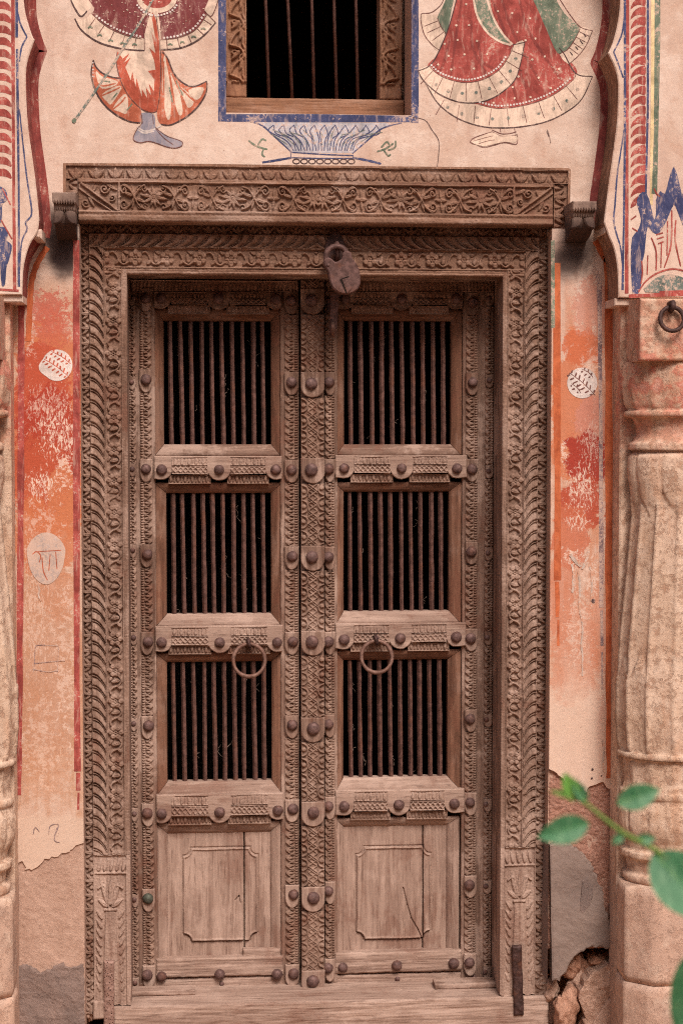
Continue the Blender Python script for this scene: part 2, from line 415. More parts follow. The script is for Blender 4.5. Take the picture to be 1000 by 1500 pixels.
PL = lin((212, 184, 167)); PL2 = lin((198, 166, 147)); PL3 = lin((222, 198, 182))
def plaster_base(m):
    a = m.noise(3.0, 8, .7, None, .4); b = m.noise(16, 7, .74); c3 = m.noise(90, 4, .7); st = m.noise(1, 5, .65, (14, 14, 2.2))
    c = m.mix(m.mr(a, .36, .62), PL2, PL); c = m.mix(m.mul(m.mr(b, .50, .66), .6), c, PL3)
    c = m.mix(m.mul(m.mr(b, .46, .34), .4), c, lin((180, 138, 116)))
    c = m.mix(m.mul(m.mr(st, .52, .66), .35), c, lin((182, 148, 132)))
    c = m.mix(m.mul(m.mr(c3, .60, .72), .45), c, lin((164, 130, 114)))
    cr = m.mul(m.mr(m.voro(3.2, 'DISTANCE_TO_EDGE', None), .006, .0015), m.mr(a, .50, .58))
    nb = m.bump(m.math('ADD', m.mul(a, 3.0), m.math('ADD', b, m.mul(c3, .25))), .4, .005)
    return c, nb, (a, b, c3)

def make_plaster():
    m = Mat('painted_plaster'); c, nb, (a, b, c3) = plaster_base(m); Y = YW
    xr = P(460, 700, Y).x
    right = m.mr(m.x, xr - .05, xr + .05); left = m.math('SUBTRACT', 1, right)
    fine = m.noise(75, 7, .78, None, .5); mid = m.noise(11, 8, .74, None, .8); streak = m.noise(1.0, 6, .68, (34, 34, 3.0)); scr = m.noise(1.0, 6, .75, (150, 150, 60), 1.0)
    def blotch(px, py, rx, ry, n, amp=1.6, edge=.12, thin=False):
        q = P(px, py, Y)
        dx = m.math('DIVIDE', m.math('SUBTRACT', m.x, q.x), rx * U); dz = m.math('DIVIDE', m.math('SUBTRACT', m.z, q.z), ry * U)
        d = m.math('SQRT', m.math('ADD', m.mul(dx, dx), m.mul(dz, dz)))
        base = m.math('SUBTRACT', 1, d)
        if thin: base = m.math('SUBTRACT', m.mul(m.math('MINIMUM', base, .6), .8), .42)
        v = m.math('ADD', base, m.mul(m.math('SUBTRACT', n, .5), amp))
        return m.mr(v, 0, edge)
    belowz = P(500, 395, Y).z
    below = m.mr(m.math('ADD', m.z, m.mul(m.math('SUBTRACT', mid, .5), .2)), belowz + .03, belowz - .03)
    lo, ro = m.mul(below, left), m.mul(below, right)
    # ochre wash on the panels, streaked
    c = m.mix(m.mul(lo, m.mul(m.zband(420, 1200, Y, 60, 60, mid), m.mr(m.math('ADD', m.mul(streak, .5), m.mul(mid, .5)), .40, .58, .25, .95))), c, lin((184, 138, 110)))
    c = m.mix(m.mul(ro, m.mul(m.zband(420, 1030, Y, 120, 70, mid), m.mr(m.math('ADD', m.mul(streak, .6), m.mul(mid, .4)), .42, .58, .2, .9))), c, lin((194, 134, 104)))
    # orange and red paint left in blotches
    for (px, py, rx, ry, col, k, n, amp) in (
            (70, 630, 60, 170, (192, 110, 74), .9, mid, 1.6), (60, 570, 44, 60, (176, 78, 56), .9, mid, 2.2), (72, 650, 48, 75, (164, 62, 46), .92, mid, 2.4), (60, 700, 50, 60, (178, 84, 58), .85, fine, 2.6), (48, 780, 30, 60, (190, 110, 74), .8, mid, 2.0), (92, 760, 26, 80, (192, 116, 80), .8, mid, 2.0), (68, 455, 34, 26, (180, 92, 76), .8, fine, 5.0), (76, 480, 30, 30, (184, 96, 76), .7, fine, 5.0), (86, 870, 30, 40, (190, 128, 96), .6, mid, 2.4),
            (838, 610, 32, 120, (196, 116, 80), .85, mid, 2.2), (850, 512, 34, 26, (194, 104, 70), .8, mid, 2.8), (866, 620, 26, 50, (196, 132, 114), .8, mid, 2.2), (858, 672, 34, 44, (160, 58, 46), .95, mid, 2.2), (850, 735, 34, 42, (172, 74, 52), .92, mid, 2.4), (836, 790, 30, 50, (188, 104, 76), .8, mid, 2.6), (866, 450, 30, 40, (196, 132, 112), .7, fine, 4.0), (824, 860, 20, 90, (192, 118, 90), .6, mid, 2.8), (884, 1080, 12, 60, (186, 92, 72), .6, fine, 4.0), (840, 960, 34, 90, (196, 134, 108), .6, mid, 2.6), (876, 930, 16, 80, (194, 124, 96), .5, fine, 3.6), (70, 980, 50, 150, (180, 128, 100), .5, mid, 3.0), (60, 1130, 50, 40, (190, 140, 110), .5, fine, 4.0)):
        c = m.mix(m.mul(blotch(px, py, rx, ry, n, amp), k), c, lin(col))
    # scratched and scuffed back to white
    for (px, py, rx, ry, k, n, amp) in ((88, 640, 34, 50, .95, scr, 4.6), (62, 712, 34, 30, 1.0, scr, 4.0), (74, 600, 44, 40, .6, scr, 6.0), (96, 690, 20, 40, .8, fine, 5.0), (60, 770, 30, 50, .5, fine, 6.0), (50, 900, 30, 120, .5, scr, 5.0), (96, 960, 26, 160, .55, fine, 5.0), (60, 1090, 50, 90, .45, fine, 5.0), (40, 480, 20, 60, .6, fine, 5.0),
            (850, 715, 30, 48, 1.0, scr, 4.2), (824, 665, 14, 34, .9, fine, 3.2), (846, 765, 26, 20, 1.0, scr, 3.4), (838, 818, 26, 24, .95, fine, 3.6), (866, 650, 22, 36, .6, scr, 6.0), (866, 840, 20, 40, .8, fine, 4.4), (846, 930, 26, 80, .6, fine, 5.0), (884, 760, 10, 90, .8, fine, 4.4), (870, 540, 30, 40, .5, fine, 6.0)):
        c = m.mix(m.mul(blotch(px, py, rx, ry, n, amp, .25, True), k), c, lin((220, 190, 172)))
    # pale lower end of the panels
    c = m.mix(m.mul(m.mul(ro, m.zband(1010, 1180, Y, 90, 70, mid)), m.mr(streak, .3, .55, .5, .95)), c, lin((212, 180, 160)))
    c = m.mix(m.mul(lo, m.mul(m.zband(1188, 1300, Y, 10, 14, mid), .9)), c, lin((204, 174, 154)))
    # lamp soot below the brackets
    for (px, py, rx, ry, k) in ((92, 358, 28, 40, .95), (98, 380, 22, 26, .8), (68, 330, 12, 30, .85), (832, 384, 32, 24, .85), (846, 362, 26, 24, .8)):
        c = m.mix(m.mul(m.blob(px, py, rx, ry, Y, .5, .6, mid), k), c, lin((58, 44, 42)))
    c = m.mix(m.mul(m.mr(m.voro(55), .1, .03), m.mr(b, .5, .6)), c, lin((130, 84, 66)))
    return m.done(c, .92, nb)
PLASTER = make_plaster()

def make_simple_plaster(name):
    m = Mat(name); c, nb, _ = plaster_base(m); return m.done(c, .9, nb)
ARCHPL = make_simple_plaster('arch_plaster')

def rough_render(name, c1, c2, c3, grain=.6):
    m = Mat(name); a = m.noise(7, 5, .65); b = m.noise(70, 5, .75); d = m.noise(220, 3, .7)
    c = m.mix(m.mr(a, .3, .7), lin(c1), lin(c2)); c = m.mix(m.mul(m.mr(b, .45, .7), .6), c, lin(c3))
    nb = m.bump(a, .5, .012); nb = m.bump(b, grain, .004, nb); nb = m.bump(d, grain, .0015, nb)
    return m.done(c, .95, nb)
RENDER = rough_render('brown_render', (164, 130, 112), (184, 150, 132), (196, 164, 146), .6)
REDREND = rough_render('red_gritty_render', (146, 104, 88), (172, 126, 108), (190, 148, 130), 1.0)
CEMENT = rough_render('grey_cement', (124, 106, 98), (142, 122, 112), (130, 110, 100), .35)
CEMENT2 = rough_render('grey_brown_cement', (112, 96, 90), (142, 118, 108), (126, 106, 98), .8)
STONE = rough_render('rubble_stone', (148, 104, 82), (186, 142, 120), (196, 154, 132), .9)
GRIT = rough_render('gritty_mortar', (150, 116, 98), (190, 152, 132), (206, 172, 152), 1.0)

def make_column_mat():
    m = Mat('column_plaster'); a = m.noise(5, 5, .65, None, .4); b = m.noise(34, 9, .78); d = m.noise(120, 4, .7); st = m.noise(1, 5, .6, (28, 28, 4))
    c = m.mix(m.mr(a, .3, .7), lin((192, 160, 136)), lin((212, 182, 160)))
    c = m.mix(m.mul(m.mr(b, .48, .62), .8), c, lin((164, 124, 100)))
    c = m.mix(m.mul(m.mr(st, .5, .68), .5), c, lin((186, 138, 108)))
    c = m.mix(m.mul(m.mr(b, .45, .33), .55), c, lin((226, 200, 180)))
    c = m.mix(m.mul(m.mr(d, .6, .72), .5), c, lin((140, 104, 88)))
    n = m.noise(16, 6, .7)
    c = m.mix(m.mul(m.zband(430, 655, YS, 50, 40, a), m.mr(n, .42, .62, .1, .8)), c, lin((192, 118, 92)))
    c = m.mix(m.mul(m.zband(500, 600, YS, 60, 60, a), m.mr(n, .50, .6, 0, .75)), c, lin((186, 84, 66)))
    c = m.mix(m.mul(m.zband(1290, 1600, YS, 60, 60, a), .75), c, m.mix(m.mr(a, .35, .65), lin((168, 138, 124)), lin((196, 158, 138))))
    fl = m.mr(b, .53, .56); c = m.mix(m.mul(fl, .25), c, lin((172, 138, 118))); pale = m.mul(m.mr(n, .52, .66), .4); c = m.mix(pale, c, lin((218, 192, 172)))
    nb = m.bump(m.math('ADD', m.mul(fl, -.6), m.math('ADD', b, d)), .6, .003)
    return m.done(c, .95, nb)
COLUMN = make_column_mat()

def paint(name, c, wear=.35, c2=None, base=(200, 168, 150)):
    m = Mat(name); f = m.noise(120, 6, .76); g = m.noise(9, 8, .74, None, .6); st = m.noise(1, 5, .66, (70, 70, 16), .8)
    c = tuple(q * .92 + 8 for q in c)
    col = m.mix(m.mr(g, .34, .64), lin(tuple(q * .86 for q in c)), lin(c2 or tuple(min(255, q * 1.12 + 14) for q in c)))
    col = m.mix(m.mul(m.mr(st, .50, .66), .45), col, lin(tuple(q * .74 for q in c)))
    col = m.mix(m.mul(m.mr(st, .47, .34), .38), col, lin(base))
    w = m.math('ADD', f, m.mul(m.math('SUBTRACT', g, .5), .9))
    col = m.mix(m.mul(m.mr(w, .70 - wear * .5, .80 - wear * .5), .85), col, lin(base))
    return m.done(col, .92, m.bump(g, .3, .008))
RED = paint('red_paint', (154, 64, 56), .22); MAROON = paint('maroon_paint', (138, 60, 56), .2, (152, 74, 66)); DKRED = paint('skirt_red', (136, 60, 58), .25, (126, 68, 70))
BLUE = paint('blue_paint', (66, 70, 108), .28, (84, 88, 122)); GREEN = paint('green_paint', (102, 112, 92), .35); ORANGE = paint('orange_paint', (182, 92, 64), .3); DKORANGE = paint('rust_paint', (172, 74, 52), .2)
CREAM = paint('cream_paint', (212, 182, 160), .2); WHITE = paint('white_paint', (226, 206, 196), .2, (232, 216, 208)); BLACK = paint('black_line', (74, 52, 50), .15); GREY = paint('blue_grey_paint', (156, 148, 160), .2, (172, 158, 162))
PALEBLUE = paint('pale_blue_wash', (186, 178, 182), .4); BRUSTRIPE = paint('brown_wash', (132, 92, 70), .15); ORSTR = paint('orange_stripe', (196, 92, 54), .12, (204, 112, 72), (190, 120, 90)); PURP = paint('purple_stripe', (132, 106, 108), .5)
LINE = paint('thin_brown_line', (104, 62, 56), .2); YEL = paint('pale_yellow', (222, 190, 140), .2); TEAL = paint('dull_teal', (96, 106, 98), .45)

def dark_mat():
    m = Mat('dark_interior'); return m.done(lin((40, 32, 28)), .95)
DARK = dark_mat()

# ------------------------------------------------------------------ setting: ground and dark room
GZ = -0.08
def ground_mat():
    m = Mat('dusty_ground'); a = m.noise(2, 5, .6); b = m.noise(30, 5, .7)
    c = m.mix(m.mr(a, .3, .7), lin((150, 120, 98)), lin((182, 150, 126))); c = m.mix(m.mul(m.mr(b, .5, .7), .4), c, lin((120, 96, 80)))
    return m.done(c, .95, m.bump(b, .5, .01))
MB().add([(-60, -60, GZ), (60, -60, GZ), (60, 60, GZ), (-60, 60, GZ)], [(0, 1, 2, 3)]).build('ground', ground_mat(), kind='structure')

MB().box(-9, 9, -8.6, -8.3, GZ, 5.2).build('sky_blocking_wall', ground_mat(), kind='structure')  # unseen wall added behind the camera to block low sky light

def cells(mb, x0, x1, z0, z1, holes, y0, y1):           # wall slab with rectangular openings, reveals included
    xs = sorted({x0, x1} | {min(max(h[i], x0), x1) for h in holes for i in (0, 1)}); zs = sorted({z0, z1} | {min(max(h[i], z0), z1) for h in holes for i in (2, 3)})
    solid = lambda i, j: 0 <= i < len(xs) - 1 and 0 <= j < len(zs) - 1 and not any(h[0] < (xs[i] + xs[i + 1]) / 2 < h[1] and h[2] < (zs[j] + zs[j + 1]) / 2 < h[3] for h in holes)
    for i in range(len(xs) - 1):
        for j in range(len(zs) - 1):
            if not solid(i, j): continue
            a, b, c, d = xs[i], xs[i + 1], zs[j], zs[j + 1]
            mb.add([(a, y0, c), (b, y0, c), (b, y0, d), (a, y0, d)], [(0, 1, 2, 3)]); mb.add([(a, y1, c), (a, y1, d), (b, y1, d), (b, y1, c)], [(0, 1, 2, 3)])
            if not solid(i - 1, j): mb.add([(a, y0, c), (a, y0, d), (a, y1, d), (a, y1, c)], [(0, 1, 2, 3)])
            if not solid(i + 1, j): mb.add([(b, y0, c), (b, y1, c), (b, y1, d), (b, y0, d)], [(0, 1, 2, 3)])
            if not solid(i, j - 1): mb.add([(a, y0, c), (a, y1, c), (b, y1, c), (b, y0, c)], [(0, 1, 2, 3)])
            if not solid(i, j + 1): mb.add([(a, y0, d), (b, y0, d), (b, y1, d), (a, y1, d)], [(0, 1, 2, 3)])
    return mb

XL, XR, ZT = -3.2, 3.2, 5.6
DOORH = (P(117, 700, YW).x + .004, P(806, 700, YW).x, GZ - .01, P(460, 331, YW).z)
LINTH = (R(95, 243, 833, 300, YW)[0], R(95, 243, 833, 300, YW)[1], P(460, 331, YW).z - .001, P(460, 244, YW).z)
wx = R(331, 0, 604, 167, YW); WINH = (wx[0], wx[1], wx[2], wx[2] + 1.02)
RUBH = (DOORH[1] - .001, P(903, 1450, YW).x, GZ - .01, P(850, 1385, YW).z)

wall = thing('house_wall', (0, YW, GZ), 'pinkish plastered house wall with faded murals and orange painted panels beside the door', 'wall')
cells(MB(), XL, XR, GZ, ZT, [DOORH, LINTH, WINH, RUBH], YW + .012, .5).build('masonry', RENDER, wall)
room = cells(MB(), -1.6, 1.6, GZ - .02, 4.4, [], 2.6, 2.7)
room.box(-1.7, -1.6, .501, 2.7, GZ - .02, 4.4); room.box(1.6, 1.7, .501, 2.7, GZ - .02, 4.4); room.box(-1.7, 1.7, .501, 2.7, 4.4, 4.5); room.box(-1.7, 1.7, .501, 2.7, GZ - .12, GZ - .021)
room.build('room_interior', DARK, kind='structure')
zs_ = P(460, 352, YW).z
cells(MB(), XL, XR, zs_, ZT, [(DOORH[0], DOORH[1], GZ, LINTH[2] + .01), LINTH, WINH], YW, YW + .0125).build('plaster', PLASTER, wall)

def ragged(p, amp=3.0, step=5.0, seed=1):                # break a straight line into an uneven edge (pixels)
    r = random.Random(seed); out = []
    for (a, b), (c, d) in zip(p[:-1], p[1:]):
        n = max(1, int(math.hypot(c - a, d - b) / step))
        for i in range(n):
            t = i / n; out.append((a + (c - a) * t + r.uniform(-amp, amp), b + (d - b) * t + r.uniform(-amp, amp)))
    return out + [p[-1]]

x117 = DOORH[0]; x806 = DOORH[1]
lp = [(-60, 352)] + [(117, 352)] + ragged([(117, 1235), (105, 1246), (95, 1250), (80, 1255), (62, 1262), (50, 1272), (38, 1276), (33, 1262), (22, 1266), (-60, 1270)], 2.2, 4, 3)
q = pts(lp, YW); q[0] = (q[0][0], zs_ - .0002); q[1] = (x117, zs_ - .0002); q[2] = (x117, q[2][1])
MB().prism(q, YW, YW + .0122, .0008).build('plaster', PLASTER, wall, label='ochre washed panel with a broken lower edge')
rp = [(960, 352), (806, 352)] + ragged([(806, 1126), (815, 1132), (826, 1145), (845, 1160), (856, 1163), (862, 1152), (872, 1148), (884, 1147), (893, 1157), (897, 1140), (960, 1140)], 1.6, 4, 5)
q = pts(rp, YW); q[0] = (q[0][0], zs_ - .0002); q[1] = (x806, zs_ - .0002); q[2] = (x806, q[2][1])
MB().prism(q, YW, YW + .0122, .0008).build('plaster', PLASTER, wall, label='orange washed panel with flaking paint')

def slab(name, poly, y, thick, mat, parent, step=4.0, amp=.004, seed=0):   # broken-edged slab with an uneven face
    import bmesh
    from mathutils import noise as mn
    bm = bmesh.new(); a = sum(p[0] * q[1] - q[0] * p[1] for p, q in zip(poly, poly[1:] + poly[:1]))
    if a < 0: poly = poly[::-1]
    bm.faces.new([bm.verts.new((x, y, z)) for x, z in poly])
    xs = [p[0] for p in poly]; zs = [p[1] for p in poly]; d = step * U
    for k in range(int((max(xs) - min(xs)) / d)): bmesh.ops.bisect_plane(bm, geom=bm.verts[:] + bm.edges[:] + bm.faces[:], plane_co=(min(xs) + d * (k + .5), 0, 0), plane_no=(1, 0, 0))
    for k in range(int((max(zs) - min(zs)) / d)): bmesh.ops.bisect_plane(bm, geom=bm.verts[:] + bm.edges[:] + bm.faces[:], plane_co=(0, 0, min(zs) + d * (k + .5)), plane_no=(0, 0, 1))
    be = [e for e in bm.edges if e.is_boundary]; bv = {v for e in be for v in e.verts}
    r = bmesh.ops.extrude_edge_only(bm, edges=be); nv = {v for v in r['geom'] if isinstance(v, bmesh.types.BMVert)}
    for v in nv: v.co.y = y + thick; v.co.x += rng.uniform(-.002, .002); v.co.z += rng.uniform(-.002, .002)
    for v in bm.verts:
        if v in nv: continue
        p = v.co; v.co.y = y + amp * (mn.noise(Vector((p.x * 14, seed, p.z * 14))) + .35 * mn.noise(Vector((p.x * 60, seed, p.z * 60))) + .15 * mn.noise(Vector((p.x * 150, seed, p.z * 150)))) + (.0025 if v in bv else 0)
    m = bpy.data.meshes.new(name); bm.to_mesh(m); bm.free(); m.materials.append(mat)
    return link(name, m, parent)

# bare gritty render, cement patch and rubble at the foot of the right panel
def lumpy(seed, amp=4, sc_=.06, fine=1.2):
    def fn(u, v, W, H):
        d = np.minimum(np.minimum(u, W - u), np.minimum(v, H - v))
        return amp * (vn(u * sc_, v * sc_, seed) - .5) + fine * (vn(u * .35, v * .35, seed + 1) - .5) + fine * .7 * (vn(u * .8, v * .8, seed + 2) - .5) - 2 * np.clip(1 - d / 2, 0, 1)
    return fn
r_ = R(807, 1115, 902, 1390, YW + .008); relief('bare_render', (x806 + .001, r_[1], r_[2], r_[3]), YW + .0095, .02, lumpy(11, 3.0, .05, 2.0), REDREND, wall, 1.5)
cp = ragged([(806, 1236), (820, 1235), (836, 1236), (845, 1244), (855, 1249), (866, 1268), (876, 1290), (884, 1310), (886, 1330), (890, 1345), (897, 1362), (898, 1385), (893, 1389), (865, 1388), (848, 1394), (838, 1406), (828, 1424), (818, 1437), (808, 1436)], 2.2, 4, 8)
q = pts(cp, YW - .008); q = [(max(a, x806 - .002), b) for a, b in q]
slab('cement_patch', q, YW - .010, .04, CEMENT, wall, 4, .004, 3)
# side of the patch that turns into the door reveal
q0 = R(783, 1225, 806, 1440, YW)
MB().add([(x806 - .0025, YW - .008, q0[3]), (x806 - .0025, YW + .108, q0[3] + .04), (x806 - .012, YW + .108, q0[2] + .03), (x806 - .0025, YW - .008, q0[2])], [(0, 1, 2, 3)]).build('cement_return', CEMENT2, wall)
q = pts(ragged([(852, 1291), (860, 1286), (866, 1298), (868, 1314), (862, 1328), (852, 1338), (848, 1334), (850, 1312), (852, 1291)], .8, 5, 4)[:-1], YW - .012)
MB().prism(q, YW - .0125, YW - .005, .001).build('cement_patch', CEMENT2, wall)
# hollow with rubble
hx0, hx1 = RUBH[0], RUBH[1]; hz1 = RUBH[3]
MB().add([(hx0, .04, GZ), (hx1, .04, GZ), (hx1, .04, hz1), (hx0, .04, hz1)], [(0, 1, 2, 3)]).build('hollow_back', REDREND, wall)
def stone(name, c, r, seed, mat, parent, sub=4, rough=.3, ang=.5):
    import bmesh
    bm = bmesh.new(); bmesh.ops.create_icosphere(bm, subdivisions=sub, radius=1)
    rs = np.random.RandomState(seed); pl = [(Vector(rs.randn(3)).normalized(), .50 + .32 * rs.rand()) for _ in range(13)]
    from mathutils import noise as mn
    for v in bm.verts:
        d = v.co.normalized(); k = 1.0
        for n_, h in pl:
            t = d.dot(n_)
            if t > .05: k = min(k, h / t)
        k = k * (1 + rough * (mn.noise(d * 2.3 + Vector((seed, 0, 0)))) + rough * .5 * mn.noise(d * 7 + Vector((0, seed, 0))) + rough * .35 * mn.noise(d * 21 + Vector((0, 0, seed))))
        v.co = Vector((d.x * r[0], d.y * r[1], d.z * r[2])) * k + Vector(c)
    m = bpy.data.meshes.new(name); bm.to_mesh(m); bm.free(); m.materials.append(mat); m.shade_smooth()
    return link(name, m, parent)
for i, (px, py, Y, rx, rz, ry, mt) in enumerate([(838, 1408, -.035, 26, 26, 22, STONE), (875, 1405, -.03, 24, 17, 24, STONE), (826, 1478, -.085, 24, 44, 24, STONE), (850, 1450, -.04, 22, 30, 18, RENDER), (808, 1450, -.03, 14, 20, 16, RENDER), (862, 1492, -.06, 20, 26, 18, STONE)]):
    stone('stone', P(px, py, Y), (rx * U, ry * U, rz * U), 20 + i, mt, wall)
gp = ragged([(846, 1462), (853, 1440), (862, 1428), (874, 1420), (890, 1411), (902, 1414), (902, 1545), (838, 1545), (856, 1490)], 2.0, 5, 9)
slab('mortar_lump', pts(gp, YW), YW - .012, .07, GRIT, wall, 3, .010, 5)
gp = ragged([(868, 1490), (890, 1462), (902, 1450), (902, 1548), (840, 1548)], 1.5, 6, 19)
slab('cement_patch', pts(gp, YW), YW - .022, .02, RENDER, wall, 4, .004, 9)
# foot of the left panel
lo_ = ragged([(-60, 1432), (22, 1420), (40, 1412), (58, 1424), (75, 1420), (92, 1410), (104, 1418), (124, 1412), (126, 1550), (-60, 1550)], 2.0, 5, 12)
slab('cement_patch', [(min(a, x117 - .001), b) for a, b in pts(lo_, YW)], YW - .002, .03, CEMENT2, wall, 4, .006, 21)
lo_ = ragged([(-60, 1225), (126, 1225), (126, 1420), (-60, 1440)], .5, 8, 13)
slab('bare_render', [(min(a, x117 - .0015), b) for a, b in pts(lo_, YW)], YW + .0055, .012, RENDER, wall, 4, .003, 23)
# stub of plaster under the left end of the frame
stone('stone', P(131, 1478, -.02), (.022, .03, .04), 77, RENDER, wall)

# ------------------------------------------------------------------ cusped arch standing proud of the wall
RIGHT = [(905, 436), (904, 395), (899, 366), (891, 346), (884, 326), (887, 300), (892, 262), (898, 220), (903, 180), (905, 140), (904, 115), (899, 97), (890, 78), (897, 62), (904, 34), (908, 0), (907, -40), (900, -80), (886, -115), (868, -140), (846, -128), (838, -175), (815, -225), (780, -262), (742, -280), (722, -264), (706, -308), (672, -350), (625, -378), (580, -388), (560, -372), (535, -410), (500, -440), (471, -462)]
LEFT = [(942 - a, b) for a, b in RIGHT]
LEFT[:16] = [(33, 432), (34, 400), (38, 376), (45, 356), (55, 340), (58, 322), (56, 300), (52, 262), (47, 225), (42, 190), (39, 150), (38, 112), (41, 88), (51, 58), (46, 48), (36, 10)]
def dense(p, sharp):
    out = []; seg = [p[0]]
    for i in range(1, len(p)):
        seg.append(p[i])
        if i in sharp or i == len(p) - 1:
            out += smooth(seg, 5)[:-1]; seg = [p[i]]
    return out + [p[-1]]
SH = (4, 12, 20, 25, 30)
RE = pts(dense(RIGHT, SH), YS); LE = pts(dense(LEFT, (5, 13, 20, 25, 30)), YS)
arch = thing('cusped_arch', (0, YS, GZ), 'cusped plaster arch surround with red rope border, blue lines and green stripe', 'arch')
zc = P(905, 436, YS).z
MB().prism(RE + [(RE[-1][0], ZT), (XR, ZT), (XR, zc)], YS, YW + .004, .003).build('spandrel', ARCHPL, arch)
MB().prism(LE + [(LE[-1][0], ZT), (XL, ZT), (XL, zc)], YS, YW + .004, .003).build('spandrel', ARCHPL, arch)
# pilasters below the arch
xp = P(907, 900, YS + .03).x; xq = P(19, 900, YS + .045).x
MB().box(xp, XR, YS + .045, YW + .004, GZ, zc - .001, .004).build('pilaster', COLUMN, arch)
MB().box(XL, xq, YS + .045, YW + .004, GZ, zc - .001, .004).build('pilaster', COLUMN, arch)
# little horn where the arch meets the panel
for (px, py) in ((885, 337), (57, 345)):
    c = P(px, py, YS + .05); MB().box(c.x - .010, c.x + .012, YS + .01, YW + .002, c.z - .013, c.z + .013, .006).build('cusp_nib', ARCHPL, arch)
# capital ledge shadows: thin ledge under arch foot
for x0, x1 in ((P(901, 440, YS).x, XR), (XL, P(33, 440, YS).x)):
    MB().box(x0, x1, YS + .012, YW + .003, zc - .022, zc - .0012, .003).build('impost_ledge', ARCHPL, arch)

# ------------------------------------------------------------------ engaged columns
PROF = [(528, 97), (545, 101), (565, 101), (590, 97), (599, 93), (601, 98), (608, 98), (611, 86), (622, 81), (634, 80), (644, 85), (648, 91), (657, 91), (661, 84), (668, 87), (690, 87), (716, 84), (735, 82), (800, 87), (900, 95), (960, 100), (1000, 101), (1060, 101), (1095, 98), (1103, 97), (1105, 104), (1112, 104), (1116, 95), (1150, 93), (1160, 96), (1163, 100), (1170, 100), (1174, 96), (1190, 100), (1215, 100), (1228, 97), (1240, 92), (1250, 91), (1253, 98), (1262, 98), (1267, 90), (1285, 88), (1289, 95), (1297, 95), (1301, 92)]
YC = YS + .015
def make_column(pxc, name, label):
    c = P(pxc, 900, YC); t = thing(name, (c.x, YC, GZ), label, 'column', 'engaged columns beside the door')
    zz = lambda py: P(950, py, YC - .1).z
    py = np.concatenate([np.linspace(a[0], b[0], max(2, int((b[0] - a[0]) / 3)), endpoint=False) for a, b in zip(PROF[:-1], PROF[1:])] + [[1301]])
    rad = np.interp(py, [p[0] for p in PROF], [p[1] for p in PROF]) * U
    n = 192; th = np.linspace(0, 2 * math.pi, n + 1)
    TH, PY = np.meshgrid(th, py); RR = np.repeat(rad[:, None], n + 1, 1)
    k = 2 * math.pi / 16; f = np.abs((TH / k) % 1 - .5) * 2              # 1 on facet edges, 0 mid facet
    poly = math.cos(k / 2) / np.cos((1 - f) * k / 2 - 0)                   # flat facets
    poly = math.cos(k / 2) / np.cos((f) * k / 2)
    fac = ((PY > 735) & (PY < 1104)) | ((PY > 1116) & (PY < 1160)) | ((PY > 530) & (PY < 599))
    RR = np.where(fac, RR * (1 + 1.6 * (poly - poly.mean())), RR)
    RR += np.where(((PY > 728) & (PY < 1100)), .0055 * np.exp(-((1 - f) * 9) ** 2 / 2.0), 0)    # raised arrises
    k2 = 2 * math.pi / 11; g = np.abs(((TH + k2 * .2) / k2) % 1 - .5) * 2   # petals
    lobe = 1 - g
    tip = 735 + 18 * np.sqrt(np.clip(lobe, 0, 1)) - 22 * (1 - lobe)
    RR += np.where((PY > 661) & (PY < tip), .004 + .008 * np.sqrt(np.clip(1 - g ** 2, 0, 1)) * np.sin(np.clip((PY - 661) / 80, 0, 1) * math.pi) ** .5, 0)
    vz = 962 + 34 * f                                                       # pointed leaves of the lower bulb
    RR += np.where((PY > vz) & (PY < 1104), .005, 0)
    RR += np.where((PY > 1174) & (PY < 1236), .007 * np.sqrt(np.clip(1 - f ** 4, 0, 1)) * np.sin(np.clip((PY - 1174) / 62, 0, 1) * math.pi) + .003 * np.exp(-((f - .75) * 16) ** 2), 0)
    w = .003 * (vn(TH * 3, PY * .012, 5) - .5) + .0016 * (vn(TH * 20, PY * .15, 6) - .5) - .010 * np.clip(vn(TH * 7, PY * .05, 8) - .80, 0, 1)
    w[:, -1] = w[:, 0]; RR = RR + w; RR[:, -1] = RR[:, 0]
    Z = np.interp(PY, [500, 1320], [zz(500), zz(1320)])
    X = c.x + RR * np.sin(TH); Y = YC - .62 * RR * np.cos(TH)
    for nm, a, b in (('capital', 0, 662), ('shaft', 655, 1114), ('base', 1110, 1400)):
        i = np.where((py >= a) & (py <= b))[0]
        link(nm, gridmesh(nm, X[i][:, ::-1], Y[i][:, ::-1], Z[i][:, ::-1], COLUMN, True), t)
    hw = 95 * U
    zb, zt = zz(529), P(950, 437, YC - .13).z
    relief('capital_block', (c.x - hw + .003, c.x + hw - .003, zb, zt), YC - .128, .2, lumpy(51, 3, .05, 1.0), COLUMN, t, 2.5)
    z1, z2 = zz(1301), zz(1441)
    def octo(nm, w, fw, d, za, zb_, seed):
        rs = random.Random(seed); n = 24; plan = [(-w, .02), (-w, -d * .58), (-fw, -d), (fw, -d), (w, -d * .58), (w, .02)]
        path = []
        for (a, b), (e, f_) in zip(plan[:-1], plan[1:]):
            for k in range(8): path.append((a + (e - a) * k / 8, b + (f_ - b) * k / 8))
        path.append(plan[-1]); m = 14
        V = np.zeros((m + 3, len(path), 3))
        for r in range(m + 3):
            zz_ = za + (zb_ - za) * min(max(r - 1, 0), m) / m; sh = .0 if 0 < r < m + 2 else 1.0
            for k, (a, b) in enumerate(path):
                o_ = .003 * (rs.random() - .5) * .6 - (.004 if r in (1, m + 1) else 0)
                V[r, k] = ((c.x + a * (1 + o_ / .2)) if not sh else c.x, (YC + .66 * b * (1 + o_ / .2)) if not sh else YC, zz_)
        link(nm, gridmesh(nm, V[..., 0], V[..., 1], V[..., 2], COLUMN, False), t)
